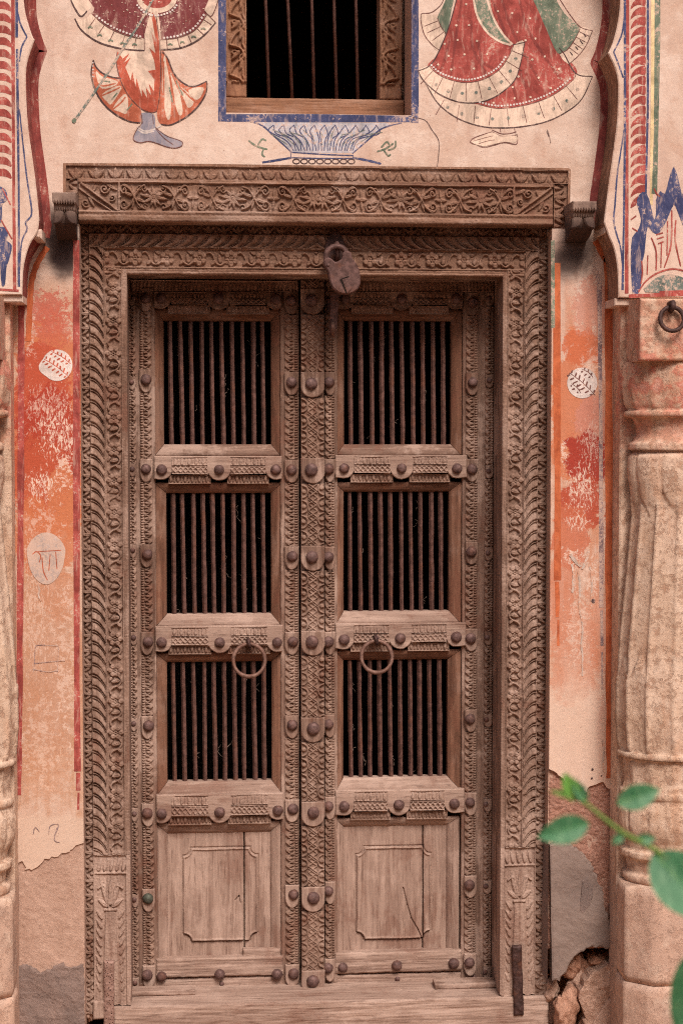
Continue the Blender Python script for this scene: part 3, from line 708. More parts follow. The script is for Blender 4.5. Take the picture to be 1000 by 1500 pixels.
    octo('plinth', hw + .014, .135, .2, z1, z2 + .002, 61); octo('plinth', hw + .017, .15, .206, z2, GZ, 71)
    return t, c
colR, cR = make_column(1011, 'column', 'fluted plaster column with an iron ring on its orange stained capital')
colL, cL = make_column(-90, 'column', 'worn plaster column at the left edge, beside the red striped panel')

# ------------------------------------------------------------------ upper window
yW = YW + .20
win = thing('barred_window', (0, yW, WINH[2]), 'carved brown window with five thin iron bars above the door', 'window')
ws = R(330, 144, 588, 168, yW); jl = R(331, 0, 361, 143, yW); jr = R(556, 0, 588, 143, yW); wtop = WINH[3] + .0
lx0 = WINH[0] + .001; rx1 = WINH[1] - .001
relief('window_sill', (lx0, rx1, WINH[2] + .001, jl[2]), yW - .006, .09, plank(1, False), WWH, win)
def scrollband(seed, flip):
    t = Tile(44, 30)
    for k in (0,):
        t.ridge(smooth([(2, 6), (8, 22), (20, 25), (30, 14), (42, 7), (46, 6)], 5), 2.0, 4).leaf(10, 20, 24, 8, 5, 4).leaf(22, 24, 40, 20, 4, 4).spiral(14, 12, 6, 1.3, 0, 1, 1.6, 3.5).ridge(smooth([(0, 24), (10, 27), (20, 20), (30, 24), (44, 24)], 4), 1.4, 3).edge(2.2, 3.2)
    b = band(t, True, flip, seed)
    return lambda u, v, W, H: np.where(v > H - 22, plank(seed)(u, v, W, H) + 1.5, b(u, v, W, H))
relief('window_jamb', (lx0, jl[1], jl[2] + .001, wtop), yW, .1, scrollband(3, False), WW, win, 1.0)
relief('window_jamb', (jr[0], jr[1], jl[2] + .001, wtop), yW, .1, scrollband(4, True), WW, win, 1.0)
MB().box(jr[1] + .0005, rx1, yW + .012, yW + .1, jl[2] + .001, wtop, .003).build('window_reveal', WV, win)
MB().box(jl[1] + .001, jr[0] - .001, yW + .02, yW + .1, wtop - .06, wtop, .003).build('window_head', WH, win)
for i, (pa, pb) in enumerate(((389, 394), (421, 428), (456, 460), (489, 493), (521, 524))):
    a = P(pa, -10, yW + .05); b = P(pb, 143, yW + .05)
    d = (b - a) / (b.z - a.z); top = a + d * (wtop - .02 - a.z)
    mid = (top + b) / 2 + Vector((rng.uniform(-.002, .002), 0, 0))
    MB().tube([top, mid, (b.x, b.y, b.z - .004)], .0055, 6).build('iron_bar', BAR, win, True)

# ------------------------------------------------------------------ murals (flat paint on the plaster)
class Paint:
    def __init__(s, Y): s.Y = Y; s.k = 0
    def lay(s): s.k += 1; return s.Y - .00016 - .00008 * s.k
    def _out(s, name, mbs, mat, parent):
        if len(mbs) > 14:
            mb = MB()
            for q in mbs: mb.add(q.v, q.f)
            return mb.build(name, mat, parent, kind='stuff')
        os_ = [q.build(name, mat, parent) for q in mbs]
        return os_[0]
    def fill(s, name, polys, mat, parent, sm=4):
        y = s.lay()
        return s._out(name, [MB().sheet(pts(smooth(p, sm, True) if sm > 1 else p, s.Y), y - 4e-6 * i) for i, p in enumerate(polys)], mat, parent)
    def strokes(s, name, lines, mat, parent, w=1.6, sm=5, taper=True):
        y = s.lay(); mbs = []
        for k, l in enumerate(lines):
            ww = w
            if isinstance(l, tuple) and isinstance(l[0], (int, float)): ww, l = l
            p = pts(smooth(l, sm) if sm > 1 and len(l) > 2 else l, s.Y); n = len(p)
            mbs.append(MB().ribbon(p, [ww * U * ((.55 + .45 * math.sin(math.pi * (.12 + .76 * i / max(1, n - 1)))) if taper else 1) * (1 + .15 * math.sin(i * 2.3)) for i in range(n)], y - 2.5e-6 * k))
        return s._out(name, mbs, mat, parent)
    def dots(s, name, cs, mat, parent, r=1.5):
        y = s.lay(); mbs = []
        for k, c in enumerate(cs):
            a, b = c[:2]; q = c[2] if len(c) > 2 else r
            mbs.append(MB().sheet(pts([(a + q * math.cos(w) * rng.uniform(.8, 1.2), b + q * math.sin(w) * rng.uniform(.8, 1.2)) for w in [k_ * math.pi / 4 for k_ in range(8)]], s.Y), y - 6e-7 * k))
        return s._out(name, mbs, mat, parent)
def along(line, n, off=0):
    p = smooth(line, 12); L = [0]
    for a, b in zip(p[:-1], p[1:]): L.append(L[-1] + math.hypot(b[0] - a[0], b[1] - a[1]))
    out = []
    for k in range(n):
        t = L[-1] * (k + .5) / n; i = max(j for j in range(len(L)) if L[j] <= t); i = min(i, len(p) - 2)
        f = (t - L[i]) / max(1e-6, L[i + 1] - L[i]); a, b = p[i], p[i + 1]
        dx, dy = b[0] - a[0], b[1] - a[1]; d = math.hypot(dx, dy) or 1
        out.append((a[0] + dx * f - dy / d * off, a[1] + dy * f + dx / d * off, dx / d, dy / d))
    return out
def pleats(line, n, off, length):                      # short strokes across a hem
    return [[(x, y), (x - dy * length, y + dx * length)] for x, y, dx, dy in along(line, n, off)]

# figure on the left: short skirt, dhoti, foot and staff
pt = Paint(YW)
sk = [(104, -40), (118, -18), (138, 12), (133, 22), (150, 34), (166, 44), (186, 52), (208, 57), (230, 59), (262, 55), (286, 44), (303, 22), (322, -10), (326, -40)]
fig = pt.fill('mural_skirt_figure', [sk], DKRED, wall); fig['label'] = 'painted figure in a short maroon skirt over orange trousers'
pt.fill('hem', [[(103, -3), (110, 12), (119, 24), (128, 16), (135, 10), (128, -2), (122, -14), (108, -14)], [(110, 27), (118, 42), (133, 55), (150, 64), (172, 70), (192, 73), (212, 74), (212, 57), (186, 52), (166, 44), (150, 34), (135, 20), (128, 26), (118, 29)],
             [(236, 73), (262, 71), (285, 62), (302, 49), (316, 33), (304, 20), (294, 36), (280, 48), (262, 55), (236, 59)], [(300, 16), (309, 24), (316, 12), (322, -12), (312, -12), (304, 4)]], CREAM, fig, 3)
pt.fill('apron', [[(222, 16), (210, 60), (211, 76), (178, 74), (176, 96), (182, 120), (196, 142), (214, 158), (228, 160), (232, 140), (234, 100), (236, 60), (232, 20)]], CREAM, fig, 3)
pt.fill('waist_disc', [[(230 + 29 * math.cos(a), -2 + 21 * math.sin(a)) for a in np.linspace(0, 6.28, 15)[:-1]]], CREAM, fig)
pt.fill('waist_disc', [[(230 + 22 * math.cos(a), -3 + 15 * math.sin(a)) for a in np.linspace(0, 6.28, 15)[:-1]]], RED, fig)
pt.fill('orange_flame', [[(172, 74), (171, 92), (177, 118), (190, 142), (208, 160), (222, 165), (230, 164), (233, 140), (235, 100), (233, 60), (229, 30), (224, 18), (222, 22), (226, 45), (228, 60), (222, 47), (225, 62), (228, 78), (219, 70), (226, 88), (228, 102), (217, 104), (226, 116), (226, 134), (218, 122), (222, 140), (214, 128), (216, 144), (208, 130), (208, 142), (200, 114), (199, 128), (194, 104), (192, 118), (184, 98), (192, 84), (182, 92), (190, 78), (180, 86)]], DKORANGE, fig, 1)
pt.fill('orange_fan', [[(137, 88), (141, 98), (150, 107), (164, 113), (178, 115), (190, 140), (206, 158), (206, 180), (190, 178), (170, 168), (152, 152), (140, 132), (134, 108)], [(236, 74), (246, 86), (254, 106), (266, 120), (283, 127), (303, 119), (302, 136), (290, 156), (272, 172), (250, 183), (236, 182), (230, 166), (234, 120)]], ORANGE, fig, 3)
pt.fill('fan_pleat', [[(141, 104), (150, 112), (172, 119), (168, 126), (150, 130), (143, 118)], [(150, 138), (172, 126), (178, 130), (164, 152), (158, 150)], [(166, 158), (182, 138), (188, 146), (186, 166), (176, 164)], [(240, 84), (244, 90), (250, 130), (250, 170), (244, 172), (238, 130)], [(250, 106), (260, 124), (268, 162), (262, 168), (254, 140)], [(262, 126), (276, 136), (284, 150), (276, 158), (266, 142)], [(276, 132), (298, 128), (294, 142), (286, 146)]], CREAM, fig, 3)
pt.strokes('fan_fold', [[(143, 122), (152, 126), (170, 122)], [(150, 140), (164, 134), (176, 128)], [(166, 160), (178, 150), (184, 142)], [(244, 88), (252, 128), (258, 172)], [(252, 108), (264, 136), (276, 162)], [(262, 126), (280, 144), (290, 150)], [(240, 90), (240, 130), (240, 178)]], ORANGE, fig, 2.4)
pt.strokes('fan_fold', [[(164, 146), (172, 136)], [(186, 162), (194, 152)], [(148, 118), (162, 120)], [(248, 128), (253, 150)], [(258, 118), (268, 140)]], GREEN, fig, 2.6)
pt.fill('foot', [[(207, 166), (208, 180), (202, 188), (196, 200), (197, 206), (206, 209), (218, 207), (230, 210), (244, 215), (256, 217), (266, 214), (267, 208), (258, 204), (246, 200), (234, 192), (228, 186), (226, 168)]], GREY, fig, 3)
pt.strokes('anklet', [[(201, 186), (212, 192), (224, 190), (236, 184)], [(202, 190), (212, 195), (226, 192)]], WHITE, fig, 2.2)
pt.strokes('outline', [[(110, 27), (118, 42), (133, 55), (150, 64), (172, 70), (192, 73), (212, 74)], [(236, 73), (262, 71), (285, 62), (302, 49), (316, 33)], [(103, -3), (110, 12), (119, 24), (128, 16)], [(137, 88), (134, 108), (140, 132), (152, 152), (170, 168), (190, 178), (206, 180)], [(137, 88), (141, 98), (150, 107), (164, 113), (178, 115)], [(238, 76), (246, 86), (254, 106), (266, 120), (283, 127), (303, 119)], [(303, 119), (302, 136), (290, 156), (272, 172), (250, 183), (236, 182)]], BLACK, fig, 2.2)
pt.strokes('outline', [[(172, 74), (171, 92), (177, 118), (190, 142), (208, 160), (222, 165), (230, 163)], [(229, 24), (234, 60), (236, 100), (234, 140), (230, 163)], [(238, 24), (236, 59)], [(211, 30), (212, 74)], [(207, 166), (208, 180), (202, 188), (196, 200), (197, 206), (206, 209), (218, 207), (230, 210), (244, 215), (256, 217), (266, 214), (267, 208), (258, 204), (246, 200), (234, 192), (228, 186)], [(228, 188), (240, 202), (254, 212)], [(224, 168), (225, 182)], [(208, 168), (209, 181)],
            [(316, 33), (303, 20)], [(300, 16), (309, 24), (316, 12), (322, -8)], [(135, 20), (150, 34), (166, 44), (186, 52), (208, 57)], [(238, 58), (262, 55), (286, 44), (303, 22)]], LINE, fig, 1.3)
pt.strokes('hem_pleat', pleats([(133, 22), (150, 34), (166, 44), (186, 52), (208, 57)], 5, 0, 15) + pleats([(236, 59), (262, 55), (286, 44), (303, 22)], 5, 0, 14), LINE, fig, .9, taper=False)
pt.strokes('hem_mark', [[(x - 3, y + 1), (x, y - 1), (x + 4, y + 1)] for x, y, dx, dy in along([(126, 34), (142, 49), (160, 59), (182, 64), (206, 66)], 5) + along([(240, 66), (264, 63), (284, 54), (304, 36)], 4)], GREEN, fig, 2.2)
pt.dots('bead', [c[:2] for c in along([(140, 22), (152, 31), (168, 41), (188, 49), (208, 54)], 15)] + [c[:2] for c in along([(238, 56), (262, 52), (284, 41), (300, 20)], 15)] + [c[:2] for c in along([(200, 6), (212, 18), (230, 23), (250, 17), (260, 6)], 16)] + [(136.5, 92 + 5 * k, 1.1) for k in range(5)], WHITE, fig, 1.7)
pt.dots('speck', [(rng.uniform(145, 300), rng.uniform(0, 46), .8) for _ in range(60)], CREAM, fig, .9)
pt.strokes('staff', [(3.0, [(227, -6), (214, 18), (200, 42), (186, 62)]), (3.2, [(186, 62), (160, 104), (134, 142), (110, 176)])], TEAL, fig, 4.2, taper=False)
pt.dots('staff', [(109, 177, 3.6)], GREEN, fig)

# figure on the right: long red skirt with green veil
pt = Paint(YW)
sk2 = [(672, -40), (668, 0), (656, 42), (640, 80), (626, 98), (650, 125), (690, 150), (730, 159), (770, 156), (815, 140), (845, 108), (826, 80), (806, 46), (788, 0), (780, -40)]
fg2 = pt.fill('mural_long_skirt', [sk2], RED, wall, 4); fg2['label'] = 'painted figure in a long red skirt with a green veil'
pt.strokes('skirt_fold', [[(676, 0), (668, 50), (660, 110)], [(690, 30), (692, 70), (712, 108)], [(700, 60), (706, 90), (722, 100)], [(735, 0), (752, 50), (790, 120)], [(760, 0), (776, 50), (822, 118)], [(720, 0), (740, 50), (770, 130)], [(658, 60), (650, 90), (644, 104)], [(742, 110), (752, 130), (756, 150)]], MAROON, fg2, 4.2)
pt.fill('veil', [[(655, -30), (652, 0), (640, 26), (646, 40), (653, 50), (660, 20), (668, -30)], [(693, -20), (698, 22), (712, 44), (730, 58), (746, 65), (734, 50), (722, 26), (712, -20)], [(774, -20), (788, 16), (800, 44), (816, 78), (830, 73), (841, 58), (849, 42), (830, 24), (816, 4), (806, -20)]], GREEN, fg2, 3)
pt.fill('veil_hem', [[(617, 20), (616, 30), (621, 50), (632, 65), (640, 74), (652, 52), (645, 38), (640, 26), (632, 22)], [(819, 80), (832, 94), (846, 82), (858, 66), (867, 45), (850, 40), (842, 60), (831, 74)]], CREAM, fg2, 2)
pt.fill('hem', [[(612, 104), (620, 118), (640, 136), (666, 148), (690, 151), (716, 146), (740, 131), (757, 110), (768, 62), (752, 66), (744, 84), (730, 103), (706, 117), (680, 121), (656, 116), (640, 108), (628, 97)],
                [(622, 120), (640, 150), (664, 170), (692, 182), (720, 187), (760, 186), (800, 178), (832, 162), (852, 144), (867, 112), (843, 108), (838, 118), (815, 136), (790, 148), (760, 156), (728, 159), (700, 153), (664, 150), (640, 138)]], CREAM, fg2, 3)
pt.strokes('veil_border', [[(692, -10), (698, 22), (712, 46), (730, 60), (748, 66)], [(710, -10), (722, 26), (736, 50), (750, 65)]], CREAM, fg2, 3.0, taper=False)
pt.strokes('outline', [[(612, 104), (620, 118), (640, 136), (666, 148), (690, 151), (716, 146), (740, 131), (757, 110), (768, 62)], [(622, 120), (640, 150), (664, 170), (692, 182), (720, 187), (760, 186), (800, 178), (832, 162), (852, 144), (867, 112)], [(867, 112), (843, 108), (826, 80), (818, 70)], [(612, 104), (628, 97), (640, 80), (656, 42), (668, 0)], [(768, 62), (750, 66)]], BLACK, fg2, 1.8)
pt.strokes('outline', [[(617, 20), (616, 30), (621, 50), (632, 65), (642, 73)], [(617, 20), (632, 18), (646, 6), (652, -10)], [(867, 45), (858, 66), (846, 82), (832, 94)], [(867, 45), (850, 40), (836, 24), (820, 0), (814, -10)], [(849, 42), (841, 58), (830, 73), (818, 79)], [(628, 97), (640, 108), (656, 116), (680, 121), (706, 117), (730, 103), (744, 84), (752, 66)], [(700, 153), (728, 159), (760, 156), (790, 148), (815, 136), (838, 118), (843, 108)], [(640, 26), (646, 40), (653, 50)],
            [(688, 208), (692, 203), (704, 198), (720, 193)], [(688, 208), (694, 211), (706, 210)], [(698, 212), (708, 216), (722, 213), (738, 209), (756, 211), (757, 197)], [(732, 188), (733, 194)], [(753, 188), (754, 195)], [(720, 193), (732, 199), (744, 200), (757, 197)], [(720, 190), (734, 196), (748, 195), (756, 193)]], LINE, fg2, 1.2)
pt.strokes('hem_pleat', pleats([(628, 97), (640, 108), (656, 116), (680, 121), (706, 117), (730, 103), (744, 84), (752, 66)], 9, 0, 27) + pleats([(640, 140), (664, 152), (700, 156), (728, 160), (760, 157), (790, 149), (815, 137), (838, 119)], 9, 0, 25) + pleats([(640, 26), (646, 40), (653, 50)], 3, 0, 22) + pleats([(849, 42), (841, 58), (830, 73)], 4, 0, -17), LINE, fg2, .9, taper=False)
pt.dots('hem_dot', [(c[0], c[1], 2.6) for c in along([(630, 118), (652, 132), (682, 137), (710, 132), (736, 118), (750, 98), (758, 76)], 8)] + [(c[0], c[1], 2.6) for c in along([(645, 152), (680, 168), (720, 174), (760, 171), (800, 163), (832, 146), (852, 122)], 10)], TEAL, fg2)
pt.strokes('hem_mark', [[(c[0] - 2, c[1] - 2), (c[0] + 2, c[1] + 3)] for c in along([(858, 46), (849, 64), (832, 82)], 4)], BLACK, fg2, 2)
pt.dots('bead', [c[:2] for c in along([(630, 94), (642, 105), (658, 112), (680, 117), (704, 113), (727, 100), (741, 82)], 30)] + [c[:2] for c in along([(700, 149), (728, 155), (760, 152), (788, 144), (813, 132), (836, 114)], 32)], WHITE, fg2, 1.6)
pt.dots('flower_speck', [(x + rng.uniform(-3, 3), y + rng.uniform(-3, 3), 1.7) for x, y in ((684, 8), (667, 36), (688, 36), (672, 58), (700, 60), (652, 64), (682, 80), (656, 84), (714, 78), (641, 94), (692, 100), (662, 102), (727, 16), (748, 20), (776, 24), (755, 46), (786, 56), (800, 80), (776, 86), (760, 110), (790, 112), (818, 104), (748, 128), (804, 128), (724, 130), (778, 140), (770, 62), (742, 108), (725, 150), (755, 146))], CREAM, fg2)
pt.fill('foot', [[(690, 208), (704, 200), (720, 194), (734, 200), (756, 199), (754, 209), (738, 208), (720, 212), (706, 214)]], CREAM, fg2, 3)
pt.strokes('toe_line', [[(692, 207), (706, 203), (722, 199)], [(700, 211), (712, 207), (724, 205)]], LINE, fg2, 1.0)

# blue border and bowl below the upper window
pt = Paint(YW)
bw = pt.fill('mural_bowl', [[(376, 179), (392, 192), (408, 206), (427, 224), (516, 224), (534, 208), (552, 194), (574, 180)]], PALEBLUE, wall, 1); bw['label'] = 'blue and white painted bowl under the window'
pt.strokes('window_border', [(10, [(325.5, -700), (325.5, 178)]), (9.5, [(607.5, -700), (607.5, 180)]), (10.5, [(330.6, 172.8), (460, 173.2), (602.6, 174.4)])], BLUE, bw, 10, 1, False)
pt.strokes('bowl_line', [(2.2, [(366, 178), (384, 184), (402, 200), (427, 223)]), (2.2, [(588, 180), (560, 188), (540, 204), (516, 225)]), (2.0, [(425, 223), (470, 226), (517, 228)]), (1.8, [(426, 231), (470, 232), (516, 232)]), (1.8, [(426, 223), (426, 232)]), (1.8, [(517, 227), (517, 233)]), (3.4, [(384, 238), (404, 235), (427, 231)]), (3.4, [(516, 231), (538, 235), (558, 240)])], BLUE, bw, 2.2)
pet = []
for k in range(11):
    x = 398 + k * 15; xb = 430 + k * 8.3
    pet += [[(xb, 221), (xb - 2 + (x - 472) * .12, 206), (x - 4, 192), (x + 3, 183)], [(xb + 3, 221), (xb + 5 + (x - 472) * .10, 204), (x + 7, 196), (x + 3, 184)]]
pt.strokes('petal_line', pet, BLUE, bw, 1.5)
pt.strokes('petal_line', [[(a[1][0] + 2, a[1][1] + 6), (a[2][0] + 3, a[2][1] + 4)] for a in pet[::2]] + [[(a[1][0] + 4, a[1][1] - 6), (a[2][0] + 5, a[2][1] - 2)] for a in pet[::3]], TEAL, bw, 1.4)
pt.strokes('bead_loop', [[(434 + 11.5 * k + 5 * math.cos(a), 236.5 + 3.4 * math.sin(a)) for a in np.linspace(0, 6.28, 9)] for k in range(8)], BLACK, bw, 1.6, taper=False)
pt.strokes('sprig', [[(364, 206), (376, 214), (392, 219)], [(378, 212), (384, 204), (390, 206)], [(386, 218), (384, 226), (388, 230)], [(552, 222), (564, 218), (576, 210)], [(562, 220), (568, 228), (572, 226)], [(558, 216), (566, 208), (570, 212)], [(568, 220), (578, 216), (579, 206)]], GREEN, bw, 2.6)
pt.strokes('crack', [[(604, 172), (622, 176), (632, 190), (642, 206), (642, 226), (640, 244)], [(801, 190), (804, 200), (806, 210)], [(800, 192), (803, 200)]], BLACK, wall, 1.1)
pt.strokes('lintel_edge_line', [(4.0, [(95, 300), (95, 240)]), (3.2, [(93, 240.5), (300, 242), (560, 245), (833, 248)]), (3.2, [(833.5, 248), (832.5, 300)])], BRUSTRIPE, wall, 3, 1, False)
# maroon band that follows the arch on the wall
pt = Paint(YW)
bandR = [(a - (P(a, b, YS).x - P(a, b, YS).x) , b) for a, b in dense(RIGHT[:20], SH)]
def shift(lst, Y0, Y1):                                 # the same outline carried back onto the wall plane
    out = []
    for a, b in lst:
        v = P(a, b, Y0); out.append((v.x, v.z))
    return out
y = pt.lay()
for nm, lst, mt, off in (('arch_line', dense(RIGHT[4:20], tuple(i - 4 for i in SH)), MAROON, -1), ('arch_line', dense(LEFT[4:20], (1, 9)), MAROON, 1)):
    p = shift(lst, YS, YW)
    MB().ribbon([(a + off * .006, b) for a, b in p], .032, y).build(nm, mt, wall)
pt.strokes('arch_line', [(11, [(872, 352), (884, 376), (890, 410), (891, 700), (892, 1000), (893, 1140)])], ORSTR, wall, 11, 5, False)
pt.strokes('arch_line', [(9, [(58, 352), (44, 374), (36, 400), (32, 440), (31, 700), (29, 1000), (27, 1165)])], RED, wall, 9, 5, False)
pt.strokes('panel_stripe', [(9, [(112, 352), (112.5, 700), (113, 1000), (114, 1130)]), (6, [(115, 1132), (115, 1158)]), (3, [(115.5, 1161), (115, 1186)])], RED, wall, 9, 1, False)
pt.strokes('panel_stripe', [(10, [(815, 385), (815, 560), (816, 700), (816, 850)]), (6, [(815, 852), (816, 880), (815.5, 904)]), (3, [(817, 908), (817, 946)])], ORSTR, wall, 10, 1, False)
pt.strokes('panel_stripe', [(6, [(868, 392), (877, 410), (879, 600), (880, 800), (880, 890)]), (4, [(880.5, 894), (881, 946)]), (2.4, [(881, 955), (881.5, 1010)])], PURP, wall, 5, 1, False)
pt.strokes('panel_stripe', [(5, [(809, 352), (809.5, 480)])], GREEN, wall, 5, 1, False)
pt.strokes('panel_stripe', [(8, [(70, 362), (56, 384), (47, 412), (44, 450), (42, 500)])], ORSTR, wall, 8, 5, False)
pt.fill('medallion', [[(84 + 22.5 * math.cos(a) - (4 if 2.6 < a < 3.4 else 0), 535 + 23 * math.sin(a)) for a in np.linspace(0, 6.28, 17)[:-1]]], WHITE, wall, 3)
def sprig(x0, y0, x1, y1, n, L, a0):                   # fern-like print: a stem with pairs of short leaf dabs
    out = [(1.2, [(x0, y0), ((x0 + x1) / 2 + 1, (y0 + y1) / 2 - 1.5), (x1, y1)])]; ang = math.atan2(y1 - y0, x1 - x0)
    for k in range(n):
        t = (k + .5) / n; x, y = x0 + (x1 - x0) * t, y0 + (y1 - y0) * t; l = L * (.65 + .5 * math.sin(math.pi * t)) * rng.uniform(.85, 1.15)
        for sg in (-1, 1):
            w = ang + sg * a0 * rng.uniform(.9, 1.1) + math.pi
            out.append((rng.uniform(1.9, 2.6), [(x + math.cos(w) * 1.6, y + math.sin(w) * 1.6), (x + math.cos(w) * l * .6, y + math.sin(w) * l * .6), (x + math.cos(w) * l, y + math.sin(w) * l)]))
    return out
pt.strokes('medallion_print', sprig(65, 526, 101, 552, 7, 7.5, 1.15) + sprig(76, 515, 104, 533, 5, 6, 1.1), DKORANGE, wall, 2.2)
pt.fill('medallion', [[(852 + 22 * math.cos(a), 561 + 22.5 * math.sin(a)) for a in np.linspace(0, 6.28, 17)[:-1]]], WHITE, wall, 3)
pt.strokes('medallion_print', sprig(833, 546, 871, 579, 7, 8.5, 1.15) + sprig(836, 562, 850, 576, 3, 5, 1.1) + sprig(852, 541, 868, 553, 3, 5, 1.1), LINE, wall, 2.4)
pt.fill('medallion', [[(68 + 30 * math.cos(a) * (1 if math.sin(a) < 0 else .9 - .12 * math.sin(a)), 818 + 38 * math.sin(a)) for a in np.linspace(0, 6.28, 19)[:-1]]], paint('faded_white', (204, 178, 166), .62, (212, 188, 178)), wall, 3)
pt.strokes('medallion_print', [[(48, 812), (54, 808), (60, 814), (58, 824)], [(62, 816), (64, 836), (70, 850)], [(74, 812), (72, 836)], [(82, 808), (84, 834)], [(56, 808), (90, 806)]], ORANGE, wall, 1.8)
pt.strokes('scribble', [[(52, 950), (56, 945), (86, 946)], [(50, 972), (86, 968), (96, 968)], [(48, 980), (70, 984), (86, 982)], [(52, 950), (50, 984)], [(86, 948), (85, 984)]], PURP, wall, 1.1)
pt.strokes('scribble', [[(49, 1222), (52, 1212), (58, 1218)], [(72, 1222), (74, 1210), (86, 1208), (80, 1226)], [(84, 1212), (80, 1230), (88, 1234)]], PURP, wall, 1.2)
DRIP = paint('lime_drip', (214, 188, 172), .45, (222, 198, 184), (194, 140, 112))
def drip(x, y0, y1, w):
    n = max(3, int((y1 - y0) / 14)); return (w, [(x + rng.uniform(-1.6, 1.6) + (k / n) * rng.uniform(0, 4), y0 + (y1 - y0) * k / n) for k in range(n + 1)])
pt.strokes('drip', [drip(847, 836, 900, 3.4), drip(851, 900, 990, 2.4), drip(838, 826, 868, 4.0), (5.0, [(834, 812), (842, 822), (850, 830)]), (4.4, [(862, 806), (858, 820), (852, 834)]), drip(864, 830, 880, 2.6), drip(57, 856, 880, 2.4), drip(881, 1085, 1130, 2.0)], DRIP, wall, 2.6)
pt.dots('nail_hole', [(867, 1127, 1.8), (866, 1140, 1.6), (880, 1136, .9), (868, 880, 3.2)], BLACK, wall)

# paint on the arch face
pt = Paint(YS)
rope = []
for k in range(-26, 30):
    yb = 14.5 * k
    if yb > 298: break
    rope.append([(922.5, yb + 14), (926, yb + 4), (934, yb - 3), (944, yb - 5), (945, yb + 3), (943.5, yb + 9), (936, yb + 7), (929, yb + 9)])
rb = pt.fill('rope_border', rope, RED, arch, 2)
pt.fill('rope_border', [[(-6 + 0, 17.5 * k + 4), (6, 17.5 * k + 2), (13, 17.5 * k + 6), (17, 17.5 * k + 12), (17, 17.5 * k + 17), (9, 17.5 * k + 14), (0, 17.5 * k + 13), (-10, 17.5 * k + 14)] for k in range(-20, 15)] , RED, arch, 2)
pt.strokes('border_line', [(5, [(918, -600), (918, 60), (917.5, 200), (917, 430)]), (4.5, [(19, -600), (19.5, 60), (20.5, 260), (22, 425)])], RED, arch, 5, 1, False)
pt.strokes('border_line', [(3.2, [(914.5, -600), (914.5, 200), (913, 320), (911, 425)]), (3.0, [(948.5, -600), (948, 160), (945, 290)]), (3.4, [(25.5, -600), (25, 55)]), (3.2, [(25.5, 72), (26.5, 160), (28, 280), (28, 420)])], BLUE, arch, 3.2, 1, False)
pt.strokes('curved_line', [[(914, 20), (910, 50), (898, 76)], [(898, 76), (906, 96), (912, 114)], [(914, 185), (908, 225), (903, 258), (900, 300), (898, 322), (902, 342), (908, 362), (911, 390)], [(25, 10), (30, 34), (40, 54)], [(40, 54), (32, 70), (29, 90)], [(29, 160), (34, 210), (40, 262), (46, 300), (46, 316), (38, 326), (40, 336), (32, 356), (29, 400)]], BLUE, arch, 2.4)
pt.strokes('border_line', [(5, [(955.5, -600), (955.5, 100), (953, 300)])], YEL, arch, 5, 1, False)
pt.strokes('border_line', [(7.5, [(962, -600), (962, 60), (960, 200), (957.5, 284)])], GREEN, arch, 7.5, 1, False)
flame = [(926, 430), (924, 408), (923, 378), (925, 348), (933, 338), (938, 322), (934, 306), (932, 292), (940, 281), (947, 285), (952, 300), (957, 322), (960, 312), (960, 293), (966, 280), (973, 284), (978, 266), (986, 244), (994, 268), (998, 284), (1006, 280), (1012, 296), (1013, 320), (1020, 322), (1022, 296), (1032, 281), (1040, 294), (1036, 330), (1048, 350), (1048, 430), (1040, 430), (1036, 400), (1034, 372), (1028, 344), (1016, 340), (1004, 338), (996, 322), (990, 306), (986, 300), (980, 312), (974, 326), (964, 342), (955, 340), (948, 332), (945, 350), (943, 372), (938, 392), (940, 408), (934, 430)]
BLUE2 = paint('brushed_blue', (64, 68, 110), .34, (92, 94, 126))
pt.fill('flame_motif', [flame], BLUE2, arch, 2)
pt.fill('flame_motif', [[(-8, 275), (6, 276), (11, 284), (10, 294), (4, 300), (3, 322), (-4, 330), (-10, 320)], [(-6, 336), (8, 333), (12, 344), (10, 352), (18, 360), (14, 380), (10, 392), (8, 416), (3, 418), (1, 396), (0, 370), (-8, 360)]], BLUE, arch, 3)
pt.strokes('motif_line', [[(934, 428), (945, 412), (962, 400), (985, 394), (1008, 400), (1030, 416)], [(939, 382), (940, 400), (938, 416)], [(948, 374), (947, 402)], [(953, 348), (960, 368), (960, 396)], [(968, 356), (967, 392)], [(977, 324), (976, 374)], [(983, 308), (982, 358), (972, 392)], [(989, 322), (988, 352), (996, 390)], [(960, 344), (970, 341)], [(961, 350), (971, 347)], [(963, 357), (971, 354)], [(923, 304), (931, 299)], [(923, 322), (931, 316)], [(925, 334), (933, 339)], [(957, 276), (961, 284), (966, 288)], [(2, 322), (18, 350)], [(4, 276), (16, 300)]], RED, arch, 2.4)
pt.fill('half_disc', [[(944, 428), (950, 416), (962, 406), (980, 402), (998, 406), (1010, 416), (1016, 428)]], TEAL, arch, 2)
pt.strokes('motif_line', [(5, [(920, 434), (960, 432), (1040, 430)]), (3.5, [(965, 428), (1040, 426)]), (3, [(0, 424), (28, 426)])], RED, arch, 5, 3, False)
# brown wash on the soffit of the arch is the bare side face: painted band inside
for o in [c for c in arch.children if c.name.startswith('spandrel')]:
    o.data.materials.append(BRUSTRIPE if o.data.vertices[0].co.x > 0 else MAROON)
    for f in o.data.polygons:
        if abs(f.normal.y) < .3 and abs(f.center.x) < 1.2: f.material_index = 1

